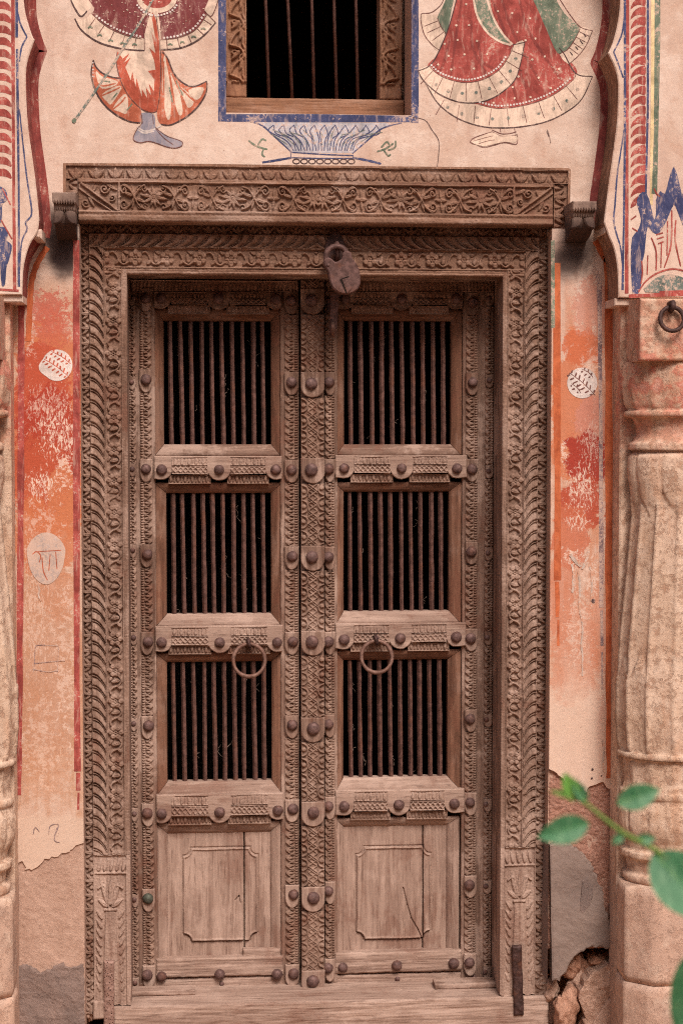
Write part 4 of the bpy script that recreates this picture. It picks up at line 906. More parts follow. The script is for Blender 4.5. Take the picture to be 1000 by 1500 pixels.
# ------------------------------------------------------------------ carved lintel and door frame
frame = thing('door_frame', (0, 0, GZ), 'carved weathered wooden door frame with flower and leaf bands under a deep lintel', 'door frame')
yl = YW + .006
fz = relief('lintel_frieze', (LINTH[0] + .001, LINTH[1] - .001, P(460, 266, yl).z, LINTH[3] - .003), yl, .2, band(T_FRIEZE, False, False, 2, ((LINTH[1] - LINTH[0]) / U) / 2), WCH, frame)
zb = P(460, 300, yl).z
for px0, px1, fl in ((95, 115, False), (810, 832, True)):
    a, b = R(px0, 266, px1, 300, yl)[:2]
    a = LINTH[0] + .001 if not fl else a; b = LINTH[1] - .001 if fl else b
    relief('lintel_frieze', (a, b, LINTH[2], P(460, 267, yl).z), yl, .2, band(T_FRIEZE, True, fl, 5), WC, frame)
yb = YW - .012
bx = R(115.5, 266, 809, 327, yb)
def beam(u, v, W, H):
    z = np.zeros_like(u); d = np.abs(u - W / 2)
    top = v < 3; bot = v > H - 15
    S, T = hand(u, v, 61)
    body = T_SCROLL(np.where(u < W / 2, S - 55, W - S - 55) * 1.22 + 5 * np.sin(u * .013), np.clip(T - 4, 0, 42), 42)
    # square panels at both ends
    e = np.minimum(u, W - u)
    t2 = Tile(58, 42); t2.ridge([(4, 3), (30, 22), (54, 40)], 2.0, 3.2).ridge([(1, 10), (26, 28), (48, 42)], 1.3, 2.6).spiral(36, 10, 7, 1.6, 0, 1, 1.3, 2.8).spiral(47, 22, 5, 1.4, 2, -1, 1.2).spiral(10, 30, 6, 1.4, 1, 1, 1.2).leaf(40, 4, 54, 12, 3.4).leaf(14, 20, 22, 36, 3.4).leaf(24, 5, 20, 16, 3).edge(1.5, 2.4)
    body = np.where(e < 56, t2(np.minimum(e, 57), np.clip(T - 4, 0, 42), 42), body)
    body = np.where((e > 55) & (e < 57.5), 2.6, body)
    g, n = worn(u, v, 62)
    z = np.where(top, 2.6, np.where(bot, 2.8 + 1.2 * np.exp(-((v - H + 13) / 1.5) ** 2) - .9 * np.exp(-((v - H + 9) / 1.2) ** 2), body * g * 1.15 * RH))
    return z + n - 1.5 * np.clip(1 - (H - v) / 2, 0, 1)
relief('lintel_beam', bx, yb, .11, beam, WCH, frame, .7)
LBZ = bx[2]
# jambs and head: three carved bands on a board each
ZH = P(460, 329, YF).z                                  # top of the head
ZB = P(470, 1467, YF - .008).z + .001                                 # foot of the jambs
L0, L1, L2, L3, L4 = (P(q, 800, YF).x for q in (119.5, 134, 155, 181.5, 188.5))
R0, R1, R2, R3, R4 = (P(q, 800, YF).x for q in (803.5, 786, 766, 741.5, 734))
zA, zB2, zC, zD = (P(460, q, YF).z for q in (345, 365.5, 394, 403.5))
def vase(flip):
    t = Tile(200, 60)
    q = t
    q.ridge([(0, 1), (0, 59)], 1.6, 2.6).ridge([(24, 2), (24, 58)], 1.4, 2.4)
    for k in range(5): q.leaf(21, 8 + 11 * k, 5, 14 + 11 * k, 4.5, 2.8)
    for sg in (-1, 1):
        q.leaf(66, 30 + sg * 3, 36, 30 + sg * 17, 6, 3.2).leaf(68, 30 + sg * 4, 58, 30 + sg * 23, 5, 3.0).ridge(smooth([(72, 30 + sg * 2), (52, 30 + sg * 6), (40, 30 + sg * 12), (44, 30 + sg * 22)], 5), 1.4, 3.0)
        for k in range(9): q.leaf(84 + 12 * k, 30 + sg * (14 + k * .6), 72 + 12 * k, 30 + sg * 26, 3.4, 2.6)
        q.ridge([(76, 30 + sg * 8), (120, 30 + sg * 10), (200, 30 + sg * 15)], 1.2, 2.4)
    q.leaf(66, 30, 32, 30, 6, 3.4).ridge([(72, 20), (72, 40)], 2.2, 3.2)
    q.edge(1.6, 2.6)
    b = np.abs(q.T - 30) < (7 + (q.S - 74) * .06); q.h = np.where((q.S > 74) & b, np.maximum(q.h, 1.6 + .5 * np.cos((q.T - 30) / 9)), q.h)
    return t
VASE = vase(False)
ZV = P(460, 1246, YF).z
for nm, xs, fl in (('left', (L0, L1, L2, L3, L4), False), ('right', (R4, R3, R2, R1, R0), True)):
    a, b = (xs[0], xs[4])
    jb = MB().box(a + .0015, b - .0015, YF + .012, .19, ZB + .002, ZH - .001).build('jamb', WV, frame)
    o0, o1, o2, o3 = (xs[0], xs[1], xs[2], xs[4]) if not fl else (xs[4], xs[3], xs[2], xs[0])
    rc = lambda p, q_, z0, z1: (min(p, q_), max(p, q_), z0, z1)
    rot = (lambda X, Z, u, v, W, H: (X, Z + .010 * np.clip(1 - (H - v) / 8, 0, 1) * (vn(u * .25, v * 0, 88) - .3))) 
    relief('leaf_band', rc(o0, o1, ZB - (.02 if not fl else .004), zA), YF + .004, .06, band(T_LEAF, True, fl, 21 + fl, h=1.25), WC, jb, .7, warp=rot)
    relief('gadroon_band', rc(o1, o2, ZV, zB2), YF - .001, .03, band(gad, True, fl, 23 + fl, h=1.1), WC, jb, .7)
    ins = 7.0
    def fb(u, v, W, H, fl=fl):
        t = (W - u) if fl else u                                          # t=0 towards the gadroons
        core = T_FLOWER(hand(v, t, 27 + fl)[0] + 300, np.clip(t, 0, W - ins), W - ins)
        g, n = worn(v, t, 29 + fl)
        return np.where(t > W - ins, 2.4 - 1.4 * np.clip((t - (W - 2)) / 2, 0, 1) ** 2 - 1.0 * np.exp(-((t - W + ins) / 1.0) ** 2), core * g * 1.1 * RH) + n
    relief('flower_band', rc(o2, o3, ZV, zC), YF, .06, fb, WC, jb, .7)
    def vs(u, v, W, H, fl=fl):
        t = (W - u) if fl else u
        g, n = worn(v, t, 33 + fl)
        return np.where(t > W - 5, 2.4, VASE(v * (199 / H), np.clip(t, 0, W - 5), W - 5) * g * 1.4 * (1 - .5 * np.clip((v - H * .6) / (H * .4), 0, 1))) + n
    relief('vase_carving', rc(o1, o3, ZB, ZV - .0006), YF, .06, vs, WP, jb, .7, warp=rot)
hb = MB().box(L4 - .001, R4 + .001, YF + .012, .19, zD + .001, ZH - .001).build('frame_head', WH, frame)
wid = (R0 - L0) / U
cut = lambda f_: f_
relief('leaf_band', (L0 + .0005, R0 - .0005, zA + .0004, ZH), YF + .005, .06, band(T_LEAF, False, False, 41, wid / 2, 1.25), WCH, hb, .7)
relief('gadroon_band', (L1 + .0003, R1 - .0003, zB2 + .0004, zA), YF - .001, .04, band(gad, False, False, 43, (R1 - L1) / U / 2, 1.1), WCH, hb, .7)
def fh(u, v, W, H):
    d = np.abs(u - W / 2); ins = 9.0
    core = T_FLOWER(hand(d, v, 45)[0] + 300, np.clip(v, 0, H - ins), H - ins); g, n = worn(d, v, 46)
    return np.where(v > H - ins, 2.4 - 1.0 * np.exp(-((v - H + ins) / 1.0) ** 2) - .8 * np.exp(-((v - H + 4) / 1.0) ** 2), core * g * 1.1 * RH) + n - 1.5 * np.clip(1 - (H - v) / 2, 0, 1)
relief('flower_band', (L2 + .0003, R2 - .0003, zD, zB2), YF, .04, fh, WCH, hb, .7)
# threshold
YT = YF - .008
zth = ZB - .001
relief('threshold', (P(166, 1480, YT).x, P(803, 1480, YT).x, GZ - .01, zth), YT, .2, plank(91, False, 2.5, 1.4), WPH, frame, 1.2)
MB().box(P(168, 1455, 0).x, P(800, 1455, 0).x, YT + .006, .20, zth - .03, zth - .0015, .004).build('threshold_board', WPH, frame)
relief('threshold_strip', (P(176, 1462, .05).x, P(286, 1462, .05).x, zth, zth + .016), .035, .05, plank(92, False), WPH, frame, 1.5)
relief('foot_block', R(137, 1466, 155, 1493, YF - .01), YF - .015, .08, plank(93), WP, frame, 1.5)
relief('latch_plate', (P(636, 1445, .04).x, P(740, 1445, .04).x, zth, zth + .017), .03, .055, plank(94, False, 1.5, .5), WH, frame, 1.5)
# iron straps nailed over frame and threshold
for (pa, pb, y0, mt, seed, wd) in (((757, 1386), (760, 1488), YT - .010, IRON, 95, 7.2), ((160, 1408), (159.5, 1520), YT - .010, PITTED, 96, 7.6)):
    a, b = P(*pa, y0), P(*pb, y0)
    relief('iron_strap', ((a.x + b.x) / 2 - wd * U, (a.x + b.x) / 2 + wd * U, b.z, a.z), y0, .012, lumpy(seed, 1.6, .12, 1.0), mt, frame, 1.2,
           warp=lambda X, Z, u, v, W, H, k=(b.x - a.x) / 2: (X + k * (v / H - .5) * 2 + .002 * (vn(v * .06, v * 0, 3) - .5), Z))
# hasp plate over the head, with staple
hp = pts([(475, 372), (477, 356), (483, 344), (490, 338), (497, 341), (503, 352), (509, 368), (511, 384), (500, 392), (482, 390)], YF - .012)
hasp = MB().prism(smooth(hp, 4, True), YF - .012, YF, .002).build('hasp_plate', IRON, frame)
c = P(494, 366, YF - .03)
MB().tube([(c.x - .001, YF - .011, c.z + .022), (c.x - .001, YF - .034, c.z + .018), (c.x, YF - .042, c.z), (c.x + .001, YF - .034, c.z - .022), (c.x + .001, YF - .011, c.z - .026)], .0068, 8).build('staple', LOCK, hasp, True)

# ------------------------------------------------------------------ door leaves
def dome(r, h, seed=1, n=14):
    rs = random.Random(seed); mb = MB(); v = []; f = []
    rings = [(1.0, 0), (1.0, .18), (.93, .48), (.76, .76), (.48, .94), (.2, 1.0)]
    for k, (a, b) in enumerate(rings):
        for j in range(n):
            w = 2 * math.pi * j / n; q = r * a * (1 + rs.uniform(-.05, .05)); v.append((q * math.cos(w), -h * b * (1 + rs.uniform(-.05, .05)), q * math.sin(w)))
    v.append((0, -h * 1.02, 0))
    for k in range(len(rings) - 1):
        for j in range(n): f.append((k * n + j, (k + 1) * n + j, (k + 1) * n + (j + 1) % n, k * n + (j + 1) % n))
    e = (len(rings) - 1) * n
    for j in range(n): f.append((e + j, len(v) - 1, e + (j + 1) % n))
    return mb.add(v, f)
BIG = [dome(.0185, .015, k).mesh('post_stud', STUD, True) for k in range(3)]; MED = [dome(.0158, .014, 10 + k).mesh('stud', STUD, True) for k in range(4)]; SML = [dome(.0075, .006, 20 + k).mesh('small_stud', STUD, True) for k in range(2)]
GRN = dome(.0158, .014, 31).mesh('stud', GREENSTUD, True)

def stud(px, py, y, kind, parent, name='stud'):
    d = rng.choice(kind) if isinstance(kind, list) else kind
    o = link(name, d, parent); p = P(px, py, y); o.location = (p.x, y, p.z); o.rotation_euler = (0, rng.uniform(0, 6.28), 0)
    s = rng.uniform(.94, 1.06); o.scale = (s, 1, s)
    return o

def boss(x0, x1, cz, up, dn, y, thick, parent, mat, sx=None):      # block with rounded lower end that carries a stud
    w = x1 - x0; c = (x0 + x1) / 2; n = 9; z1 = cz + up
    poly = [(x0, z1), (x0, cz - dn * .25)] + [(c + w / 2 * math.cos(a) * .98, cz - dn * .25 + dn * .75 * math.sin(a)) for a in np.linspace(math.pi * 1.08, math.pi * 1.92, n)] + [(x1, cz - dn * .25), (x1, z1)]
    poly = [(a + rng.uniform(-.0006, .0006), b + rng.uniform(-.0006, .0006)) for a, b in poly]
    return MB().prism(poly, y, y + thick, .0025).build('boss', mat, parent)

ZTOP = P(460, 409, YD).z; ZBOT = P(460, 1447, YD).z

def strip(name, xa, xb, za, zb, y, tile, flip, seed, parent, mat=WC, h=1.0):
    return relief(name, (xa, xb, zb, za), y, .03, band(tile, True, flip, seed, h=h), mat, parent, .75)

def rail(leaf, px0, px1, pt_, pm, pb, studs, yr, seed, rows=True):
    """cross rail: flat board whose lower edge carries three round lobes, two carved runs between the studs"""
    y = yr; lob = 15 * U
    A, B = P(px0, pm, y), P(px1, pm, y); zt = P((px0 + px1) / 2, pt_, y).z; zm = P((px0 + px1) / 2, pm, y).z
    cs = [P(a, b, y) for a, b in studs]
    poly = [(A.x, zt), (A.x, cs[0].z - lob * .9)]
    poly += [(cs[0].x + lob * 1.02 * math.cos(a), cs[0].z + lob * math.sin(a)) for a in np.linspace(-1.75, -.35, 6)]
    for k in (1,):
        poly += [(cs[1].x - lob * 1.45, zm), (cs[1].x - lob * 1.2, zm - .003)]
        poly += [(cs[1].x + lob * 1.15 * math.cos(a), cs[1].z + lob * 1.1 * math.sin(a)) for a in np.linspace(math.pi * 1.12, math.pi * 1.88, 9)]
        poly += [(cs[1].x + lob * 1.2, zm - .003), (cs[1].x + lob * 1.45, zm)]
    poly += [(cs[2].x + lob * 1.02 * math.cos(a), cs[2].z + lob * math.sin(a)) for a in np.linspace(math.pi + .35, math.pi + 1.75, 6)]
    poly += [(B.x, cs[2].z - lob * .9), (B.x, zt)]
    poly = [(a + rng.uniform(-.0007, .0007), b + rng.uniform(-.0007, .0007)) for a, b in poly]
    ro = MB().prism(poly, y, y + .03, .0022).build('rail', WPH if pm > 600 else WH, leaf)
    for c_, (a, b) in zip(cs, studs): stud(a, b, y, MED, ro)
    if rows:
        for k in (0, 1):
            x0, x1 = cs[k].x + lob * (1.0 if k == 0 else 1.15), cs[k + 1].x - lob * (1.15 if k == 0 else 1.0)
            h = zt - zm
            relief('carved_run', (x0, x1, zm + h * .52, zt - h * .05), y + .0005, .01, band(T_FRINGE, False, False, seed + k, h=.9), WPH if pm > 600 else WCH, ro)
            relief('carved_run', (x0, x1, zm + h * .06, zm + h * .48), y + .0005, .01, band(T_ZIG, False, False, seed + 4 + k, h=.95), WPH if pm > 600 else WCH, ro)
            relief('carved_run', (x0 - .01, x1 + .01, zm - 13 * U, zm - .0005), y + .012, .018, band(T_FRINGE, False, True, seed + 8 + k, h=.9), WCH, ro)
    return ro

def mitred(leaf, o, i, y0, y1, mats, nm='grille_frame'):            # bevelled frame of four mitred members; o,i = outer/inner rect (x0,x1,z0,z1)
    oo = [(o[0], o[3]), (o[1], o[3]), (o[1], o[2]), (o[0], o[2])]; ii = [(i[0], i[3]), (i[1], i[3]), (i[1], i[2]), (i[0], i[2])]
    first = None
    for k in range(4):
        a, b, c, d = oo[k], oo[(k + 1) % 4], ii[(k + 1) % 4], ii[k]
        n = 14; m = 4
        X = np.zeros((m + 1, n + 1)); Y = X.copy(); Z = X.copy()
        for r in range(m + 1):
            for s in range(n + 1):
                g = .0008 / max(1e-6, math.hypot(b[0] - a[0], b[1] - a[1])); s_ = g + (1 - 2 * g) * s / n; t = r / m
                x = (a[0] * (1 - s_) + b[0] * s_) * (1 - t) + (d[0] * (1 - s_) + c[0] * s_) * t
                z = (a[1] * (1 - s_) + b[1] * s_) * (1 - t) + (d[1] * (1 - s_) + c[1] * s_) * t
                X[r, s], Z[r, s] = x, z; Y[r, s] = y0 + (y1 - y0) * max(0, (t - .25) / .75) ** 1.3 + .0012 * (rng.random() - .5)
        bk = np.array([[X[m, s], y1 + .03, Z[m, s]] for s in range(n + 1)] + [[X[0, s], y0 + .03, Z[0, s]] for s in range(n + 1)])
        base = (m + 1) * (n + 1); q = []
        for s in range(n):
            q.append([m * (n + 1) + s, base + s, base + s + 1, m * (n + 1) + s + 1]); q.append([s, s + 1, base + n + 2 + s, base + n + 1 + s])
        link(nm, gridmesh(nm, X, Y, Z, mats[k], True, (bk, np.array(q))), leaf)

def bars(leaf, rect, n, y, seed):
    x0, x1, z0, z1 = rect; r = random.Random(seed)
    for k in range(n):
        t = (k + .72) / (n + .44); x = x0 + (x1 - x0) * t + r.uniform(-.0015, .0015); lean = r.uniform(-.003, .003) + .004
        w = .0072 * r.uniform(.92, 1.08); zs = np.linspace(z1 + .01, z0 - .008, 7)
        path = [(x + lean * (i / 6 - .5) + r.uniform(-.0006, .0006), y + r.uniform(-.001, .001), z) for i, z in enumerate(zs)]
        MB().tube(path, [w * r.uniform(.93, 1.08) for _ in path], 5).build('iron_bar', BAR, leaf)

def cobwebs(leaf, rect, n, y, seed):
    r = random.Random(seed); x0, x1, z0, z1 = rect; mb = MB()
    for k in range(n):
        x, z = r.uniform(x0 + .02, x1 - .02), r.uniform(z0 + .02, z1 - .02)
        p = [(x, y, z)]
        for i in range(r.randint(4, 8)):
            x += r.gauss(0, .004); z -= r.uniform(.001, .008); p.append((x, y + r.uniform(-.006, .006), z))
        mb.tube(p, [r.uniform(.0003, .001) for _ in p], 4)
    return mb.build('cobweb', WEB, leaf, kind='stuff')
m_ = Mat('cobweb_dust'); WEB = m_.done(lin((120, 102, 92)), 1.0)

def panel(leaf, rect, y, split, out, seed, crack=None):
    x0, x1, z0, z1 = rect
    def moulding(u, v, W, H, x_off):
        X = u * U + x_off; Z = z1 - v * U
        a, b, c, d = out; cx, cz = (a + b) / 2, (c + d) / 2; hx, hz = (b - a) / 2, (d - c) / 2; q = .026
        dx = np.abs(X - cx) - hx; dz = np.abs(Z - cz) - hz
        dist = np.maximum(dx, dz)
        k = np.hypot(np.abs(X - cx) - hx - .002, np.abs(Z - cz) - hz - .002)
        dist = np.maximum(dist, q - k)                                    # notched corners
        wv = .0012 * (vn(u * .05, v * .05, seed) - .5)
        return 4.6 * np.exp(-((dist + wv) / .0026) ** 2) + np.clip(-dist / .004, 0, 1) * 2.2 - 2.6 * np.exp(-((dist + wv - .004) / .002) ** 2)
    for k, (a, b) in enumerate(((x0, split - .0022), (split + .0012, x1))):
        def fn(u, v, W, H, a=a, k=k):
            h = plank(seed + k, True, 1.2, .8)(u, v, W, H) + moulding(u, v, W, H, a)
            if crack is not None:
                X = u * U + a; Z = z1 - v * U
                for (p, q_), (r, s) in zip(crack[:-1], crack[1:]):
                    L = (r - p) ** 2 + (s - q_) ** 2; t = np.clip(((X - p) * (r - p) + (Z - q_) * (s - q_)) / L, 0, 1)
                    dd = np.hypot(X - p - t * (r - p), Z - q_ - t * (s - q_)); h = h - 5 * np.clip(1 - dd / .0022, 0, 1)
            return h
        relief('panel_board', (a, b, z0, z1), y, .02, fn, WP, leaf, .9)

YG = YD + .008                                            # grille frames
def make_leaf(name, label, loc, spec):
    L = thing(name, loc, label, 'door', 'two leaves of the carved door'); L['kind'] = 'thing'
    s = spec
    # stiles
    for (a, b) in s['stiles']:
        xa, xb = P(a, 900, YD).x, P(b, 900, YD).x
        relief('stile', (xa, xb, ZBOT + s['lift'], ZTOP), YD, .05, plank(s['seed'] + int(a), True, 1.5, .7), WV, L, 1.2)
    # carved strips with their bosses and studs
    for (a, b, tile, flip, y, kind, col, rows, bt) in s['strips']:
        st = None
        xa, xb = P(a, 900, y).x, P(b, 900, y).x
        segs = [ZTOP - .004] ; prev = ZTOP - .002
        big = kind is BIG
        up, dn = ((.034, .042) if big else (.030, .040)) if kind is not SML else (.018, .024)
        zs = [(c, r_, P(c, r_, y).z) for c, r_ in rows]
        tops = [ZTOP - .002] + [z - dn * 1.0 for _, _, z in zs]; bots = [z + up for _, _, z in zs] + [ZBOT + s['lift'] + .004]
        for k, (za, zb) in enumerate(zip(tops, bots)):
            if za - zb > .02:
                if tile == 'post':
                    w = xb - xa
                    def fn(u, v, W, H, sd=k):
                        S, T = hand(v, u, 71 + sd)
                        z = np.where(T < W * .31, T_POST(S, W * .31 - T, W * .31), np.where(T > W * .69, T_POST(S + 5, T - W * .69, W * .31), T_LATT(S, T - W * .31, W * .38) + .8))
                        g, n = worn(v, u, 73 + sd); return z * g * 1.45 + n
                    relief('carved_strip', (xa, xb, zb, za), y, .03, fn, WC, L, .7)
                else: strip('carved_strip', xa, xb, za, zb, y, tile, flip, s['seed'] + int(a) + k, L, h=1.05)
        for (c, r_, z) in zs:
            e = .0015 if kind is not SML else .0
            bo = boss(xa - e, xb + e, z, up, dn, y - .010 if kind is not SML else y - .006, .03, L, WV if r_ < 1100 else WP)
            stud(c, r_, y - .010 if kind is not SML else y - .006, GRN if (c, r_) == (217, 1316) else kind, bo)
    # grilles
    yb = YG + .014
    for k, (g, o) in enumerate(s['grilles']):
        gi = R(*g, yb); go = R(*o, YG)
        mitred(L, go, gi, YG, yb, [WDH, WD, WPH if k else WH, WD])  # top member: stain plus shade carried by its darker wood
        bars(L, gi, 10, yb + .011, s['seed'] + k); cobwebs(L, gi, 9, yb + .03, s['seed'] + 50 + k)
    # rails
    for k, rl in enumerate(s['rails']): rail(L, *rl, s['seed'] + 10 * k)
    # bottom panel
    pn, po, mo, sp, cr = s['panel']
    yp = YD + .024
    pi_ = R(*pn, yp); pof = R(*po, YG)
    mitred(L, pof, pi_, YG, yp - .002, [WPH, WP, WPH, WP], 'panel_frame')
    mm = R(*mo, yp); spx = P(sp, 1300, yp).x
    ex = .004
    panel(L, (pi_[0] - ex, pi_[1] + ex, pi_[2] - ex, pi_[3] + ex), yp, spx, mm, s['seed'], [tuple(q_) for q_ in pts(cr, yp)] if cr else None)
    # bottom rails
    for k, (a0, b0, a1, b1, yy, sd) in enumerate(s['bottom']):
        br = relief('bottom_rail', R(a0, b0, a1, b1, yy), yy, .04, plank(sd, False, 2.2, 1.3), WPH, L, 1.2)
        if k == 0:
            for (c, r_) in s['bstuds']: stud(c, r_, yy - .001, MED, br)
        else:
            for (c, r_) in s['sstuds']: stud(c, r_, yy - .001, SML, br)
    return L

YPOST = YD - .028
left_spec = dict(seed=100, lift=0.0, stiles=[(191.5, 229), (411, 438.5)],
    strips=[(190.5, 201, T_SMALL, False, YD - .004, SML, 0, [(196, 436), (193, 560), (194, 687), (195, 806), (196, 934), (196, 1060), (197, 1192), (197, 1318), (198, 1440)], 0),
            (207, 224, T_SMALL, False, YD - .003, MED, 0, [(213.5, 437), (214, 556), (214, 687), (216, 812), (217, 940), (218, 1063), (216, 1191), (217, 1316), (216, 1428)], 0),
            (417.5, 437, T_SMALL, True, YD - .003, MED, 0, [(426, 441), (427, 560), (427, 688), (428, 815), (429, 940), (428, 1062), (429, 1185), (430, 1310), (430, 1426)], 0),
            (441.5, 474.5, 'post', False, YPOST, BIG, 0, [(456, 440), (456, 562), (456, 688), (457, 816), (457, 940), (459, 1067), (459, 1190), (459, 1315), (458, 1437)], 0)],
    grilles=[((240, 470, 397, 651), (225, 452, 412, 669)), ((244, 722, 397, 899), (227, 707, 413, 918)), ((245, 969, 398, 1144), (229, 955, 414, 1164))],
    rails=[(226, 412, 427, 447, 452, [(236, 437), (320, 437), (404, 438)], YD - .012), (226, 413, 668, 696, 706, [(237, 688), (321, 688), (404, 688)], YD - .012), (228, 414, 917, 946, 957, [(237, 941), (322, 941), (406, 941)], YD - .012), (229, 415, 1163, 1196, 1206, [(237, 1192), (322, 1190), (407, 1187)], YD - .012)],
    panel=((246, 1219, 396, 1401), (230, 1204, 413, 1404), (270, 1243, 376, 1376), 358, [(345, 1318), (350, 1312), (352, 1322)]),
    bottom=[(229, 1403, 415, 1431, YD - .006, 131), (203, 1432, 438, 1447, YD + .002, 132)], bstuds=[(237, 1430), (322, 1427), (406, 1427)], sstuds=[(325, 1441), (431, 1441)])
leafL = make_leaf('carved_door_leaf', 'left leaf of the carved barred door, with the studded centre post', (P(310, 1447, YD).x, YD, ZBOT), left_spec)
xa, xb = P(441.2, 900, YPOST).x, P(474.8, 900, YPOST).x
MB().box(xa, xb, YPOST + .014, YD + .05, ZBOT, ZTOP, .002).build('centre_post', WV, leafL)
relief('repair_patch', R(356, 1390, 411, 1402, YG - .004), YG - .004, .02, plank(140, False, 2.0), WPH, leafL, 1.2)
right_spec = dict(seed=200, lift=.012, stiles=[(475.8, 494), (676, 722)],
    strips=[(476, 490, T_SMALL, True, YD - .008, MED, 0, [(482, 560), (481, 687), (481, 816), (481, 940), (481, 1061), (481, 1181), (481, 1305), (480, 1418)], 0),
            (681, 698, T_SMALL, True, YD - .003, MED, 0, [(692, 443), (692, 560), (691, 687), (690, 808), (689, 935), (688, 1053), (688, 1175), (687, 1296), (687, 1410)], 0),
            (709, 721, T_SMALL, True, YD - .004, SML, 0, [(716, 437), (716, 557), (715, 690), (714, 810), (713, 934), (712, 1054), (711, 1178), (711, 1298), (710, 1424)], 0)],
    grilles=[((503.5, 470, 660, 651), (491, 452, 676, 668)), ((503, 720, 657, 895), (491, 706, 675, 914)), ((502.5, 966, 655, 1138), (491, 952, 674, 1158))],
    rails=[(492, 677, 427, 447, 452, [(505, 438), (588, 438), (668, 438)], YD - .012), (491, 684, 667, 694, 704, [(504, 686), (588, 686), (669, 686)], YD - .012), (491, 682, 913, 942, 952, [(504, 937), (586, 935), (668, 933)], YD - .012), (491, 680, 1157, 1189, 1199, [(504, 1181), (584, 1179), (665, 1177)], YD - .012)],
    panel=((503, 1209, 653, 1391), (491, 1197, 672, 1394), (523, 1241, 629, 1373), 619, [(590, 1300), (596, 1325), (602, 1345), (612, 1362), (618, 1376)]),
    bottom=[(490, 1394, 676, 1425, YD - .006, 231), (477, 1426, 704, 1443, YD + .002, 232)], bstuds=[(502, 1417), (581, 1414), (664, 1411)], sstuds=[(482, 1438), (582, 1434), (694, 1431)])
leafR = make_leaf('carved_door_leaf', 'right leaf of the carved barred door, under the padlock', (P(600, 1447, YD).x, YD, ZBOT), right_spec)
for lf, c in ((leafL, P(315, 418, YD)), (leafR, P(610, 418, YD))):
    a, b = ((192, 436) if lf is leafL else (477, 721)); r0 = R(a, 411, b, 427, YD - .004)
    relief('top_band', (r0[0], r0[1], r0[2], min(r0[3], ZTOP)), YD - .008, .03, band(T_FRINGE, False, False, 151, h=1.0), WCH, lf, .75)
# pull rings
def ring_handle(px, py, r, leaf, y):
    c = P(px, py, y - .03); R_ = r * U; n = 40
    z0 = P(px, py - r - 2, y).z
    tilt = .014
    rg = MB().tube([(c.x + R_ * math.cos(a), y - .030 + tilt * math.sin(a), c.z + R_ * math.sin(a)) for a in np.linspace(0, 2 * math.pi, n, endpoint=False)], [.0060 + .0006 * math.sin(3 * a) for a in np.linspace(0, 6.28, n)], 8, True).build('pull_ring', RINGI, leaf, True)
    t = c.z + R_
    MB().tube([(c.x - .004, y + .004, t + .010), (c.x - .003, y - .022, t + .014), (c.x, y - .030, t + .002), (c.x + .002, y - .018, t - .010), (c.x + .002, y + .004, t - .008)], .005, 7).build('ring_staple', IRON, rg, True)
    stud(px, py - r - 5, y - .001, SML, rg, 'rivet')
ring_handle(365, 967, 23.5, leafL, YD - .012); ring_handle(551.5, 962, 23, leafR, YD - .012)
# hanging hasp strap on the right leaf
a = P(489, 428, YD - .03); b = P(487, 494, YD - .03)
hs = MB().prism([(a.x - .012, a.z), (a.x + .014, a.z), (b.x + .010, b.z + .012), (b.x + .004, b.z), (b.x - .006, b.z), (b.x - .011, b.z + .012)], YD - .056, YD - .044, .002).build('hasp_strap', LOCK, leafR)
c = P(487, 480, YD - .07)
MB().tube([(c.x, YD - .05, c.z + .014), (c.x, YD - .078, c.z + .010), (c.x + .001, YD - .080, c.z - .010), (c.x + .001, YD - .05, c.z - .018)], .0066, 7).build('hook', RINGI, hs, True)
for dx in (-.020, ):
    MB().box(a.x + dx, a.x + dx + .014, YD - .044, YD - .004, a.z - .06, a.z - .02, .002).build('hasp_hinge', IRON, hs)

# ------------------------------------------------------------------ padlock
yk = YF - .064
lc = P(503, 404, yk)
lock = thing('padlock', (lc.x, yk, lc.z), 'heavy old iron padlock hanging tilted from the frame head', 'padlock')
body = [(474, 387), (475, 380), (481, 377), (487, 380), (491, 383.5), (496, 382), (501, 378), (502, 371), (507, 367), (514, 370), (516, 378), (522, 386), (526, 396), (528, 408), (526, 420), (519, 428), (508, 431), (496, 429), (486, 420), (482, 408), (480, 398)]
lb = MB().prism(pts(smooth(body, 4, True), yk), yk, yk + .03, .004).build('lock_body', LOCK, lock)
sh = [(479, 384), (478, 375), (480, 367), (486, 362), (493, 360), (501, 362), (507, 368), (509, 378)]
MB().tube([(x, yk + .015, z) for x, z in smooth(pts(sh, yk), 5)], .0085, 10).build('shackle', LOCK, lock, True)
kc = pts([(500.5, 409.5), (510, 406.5), (514, 412), (514, 424), (508.5, 430)], yk)
MB().prism(kc, yk - .003, yk + .002, .001).build('keyhole_cover', LOCK, lock)
MB().tube([(x, yk - .0005, z) for x, z in pts([(499, 410), (503.5, 420), (507.5, 430)], yk)], .0018, 5).build('slot', DARK, lock)
MB().tube([(x, yk - .0005, z) for x, z in pts([(498, 410), (504, 407), (511, 405)], yk)], .0014, 5).build('slot', DARK, lock)
o = link('rivet', SML[0], lock); p = P(480.5, 388, yk); o.location = (p.x, yk - .001, p.z); o.scale = (.6, .6, .6)

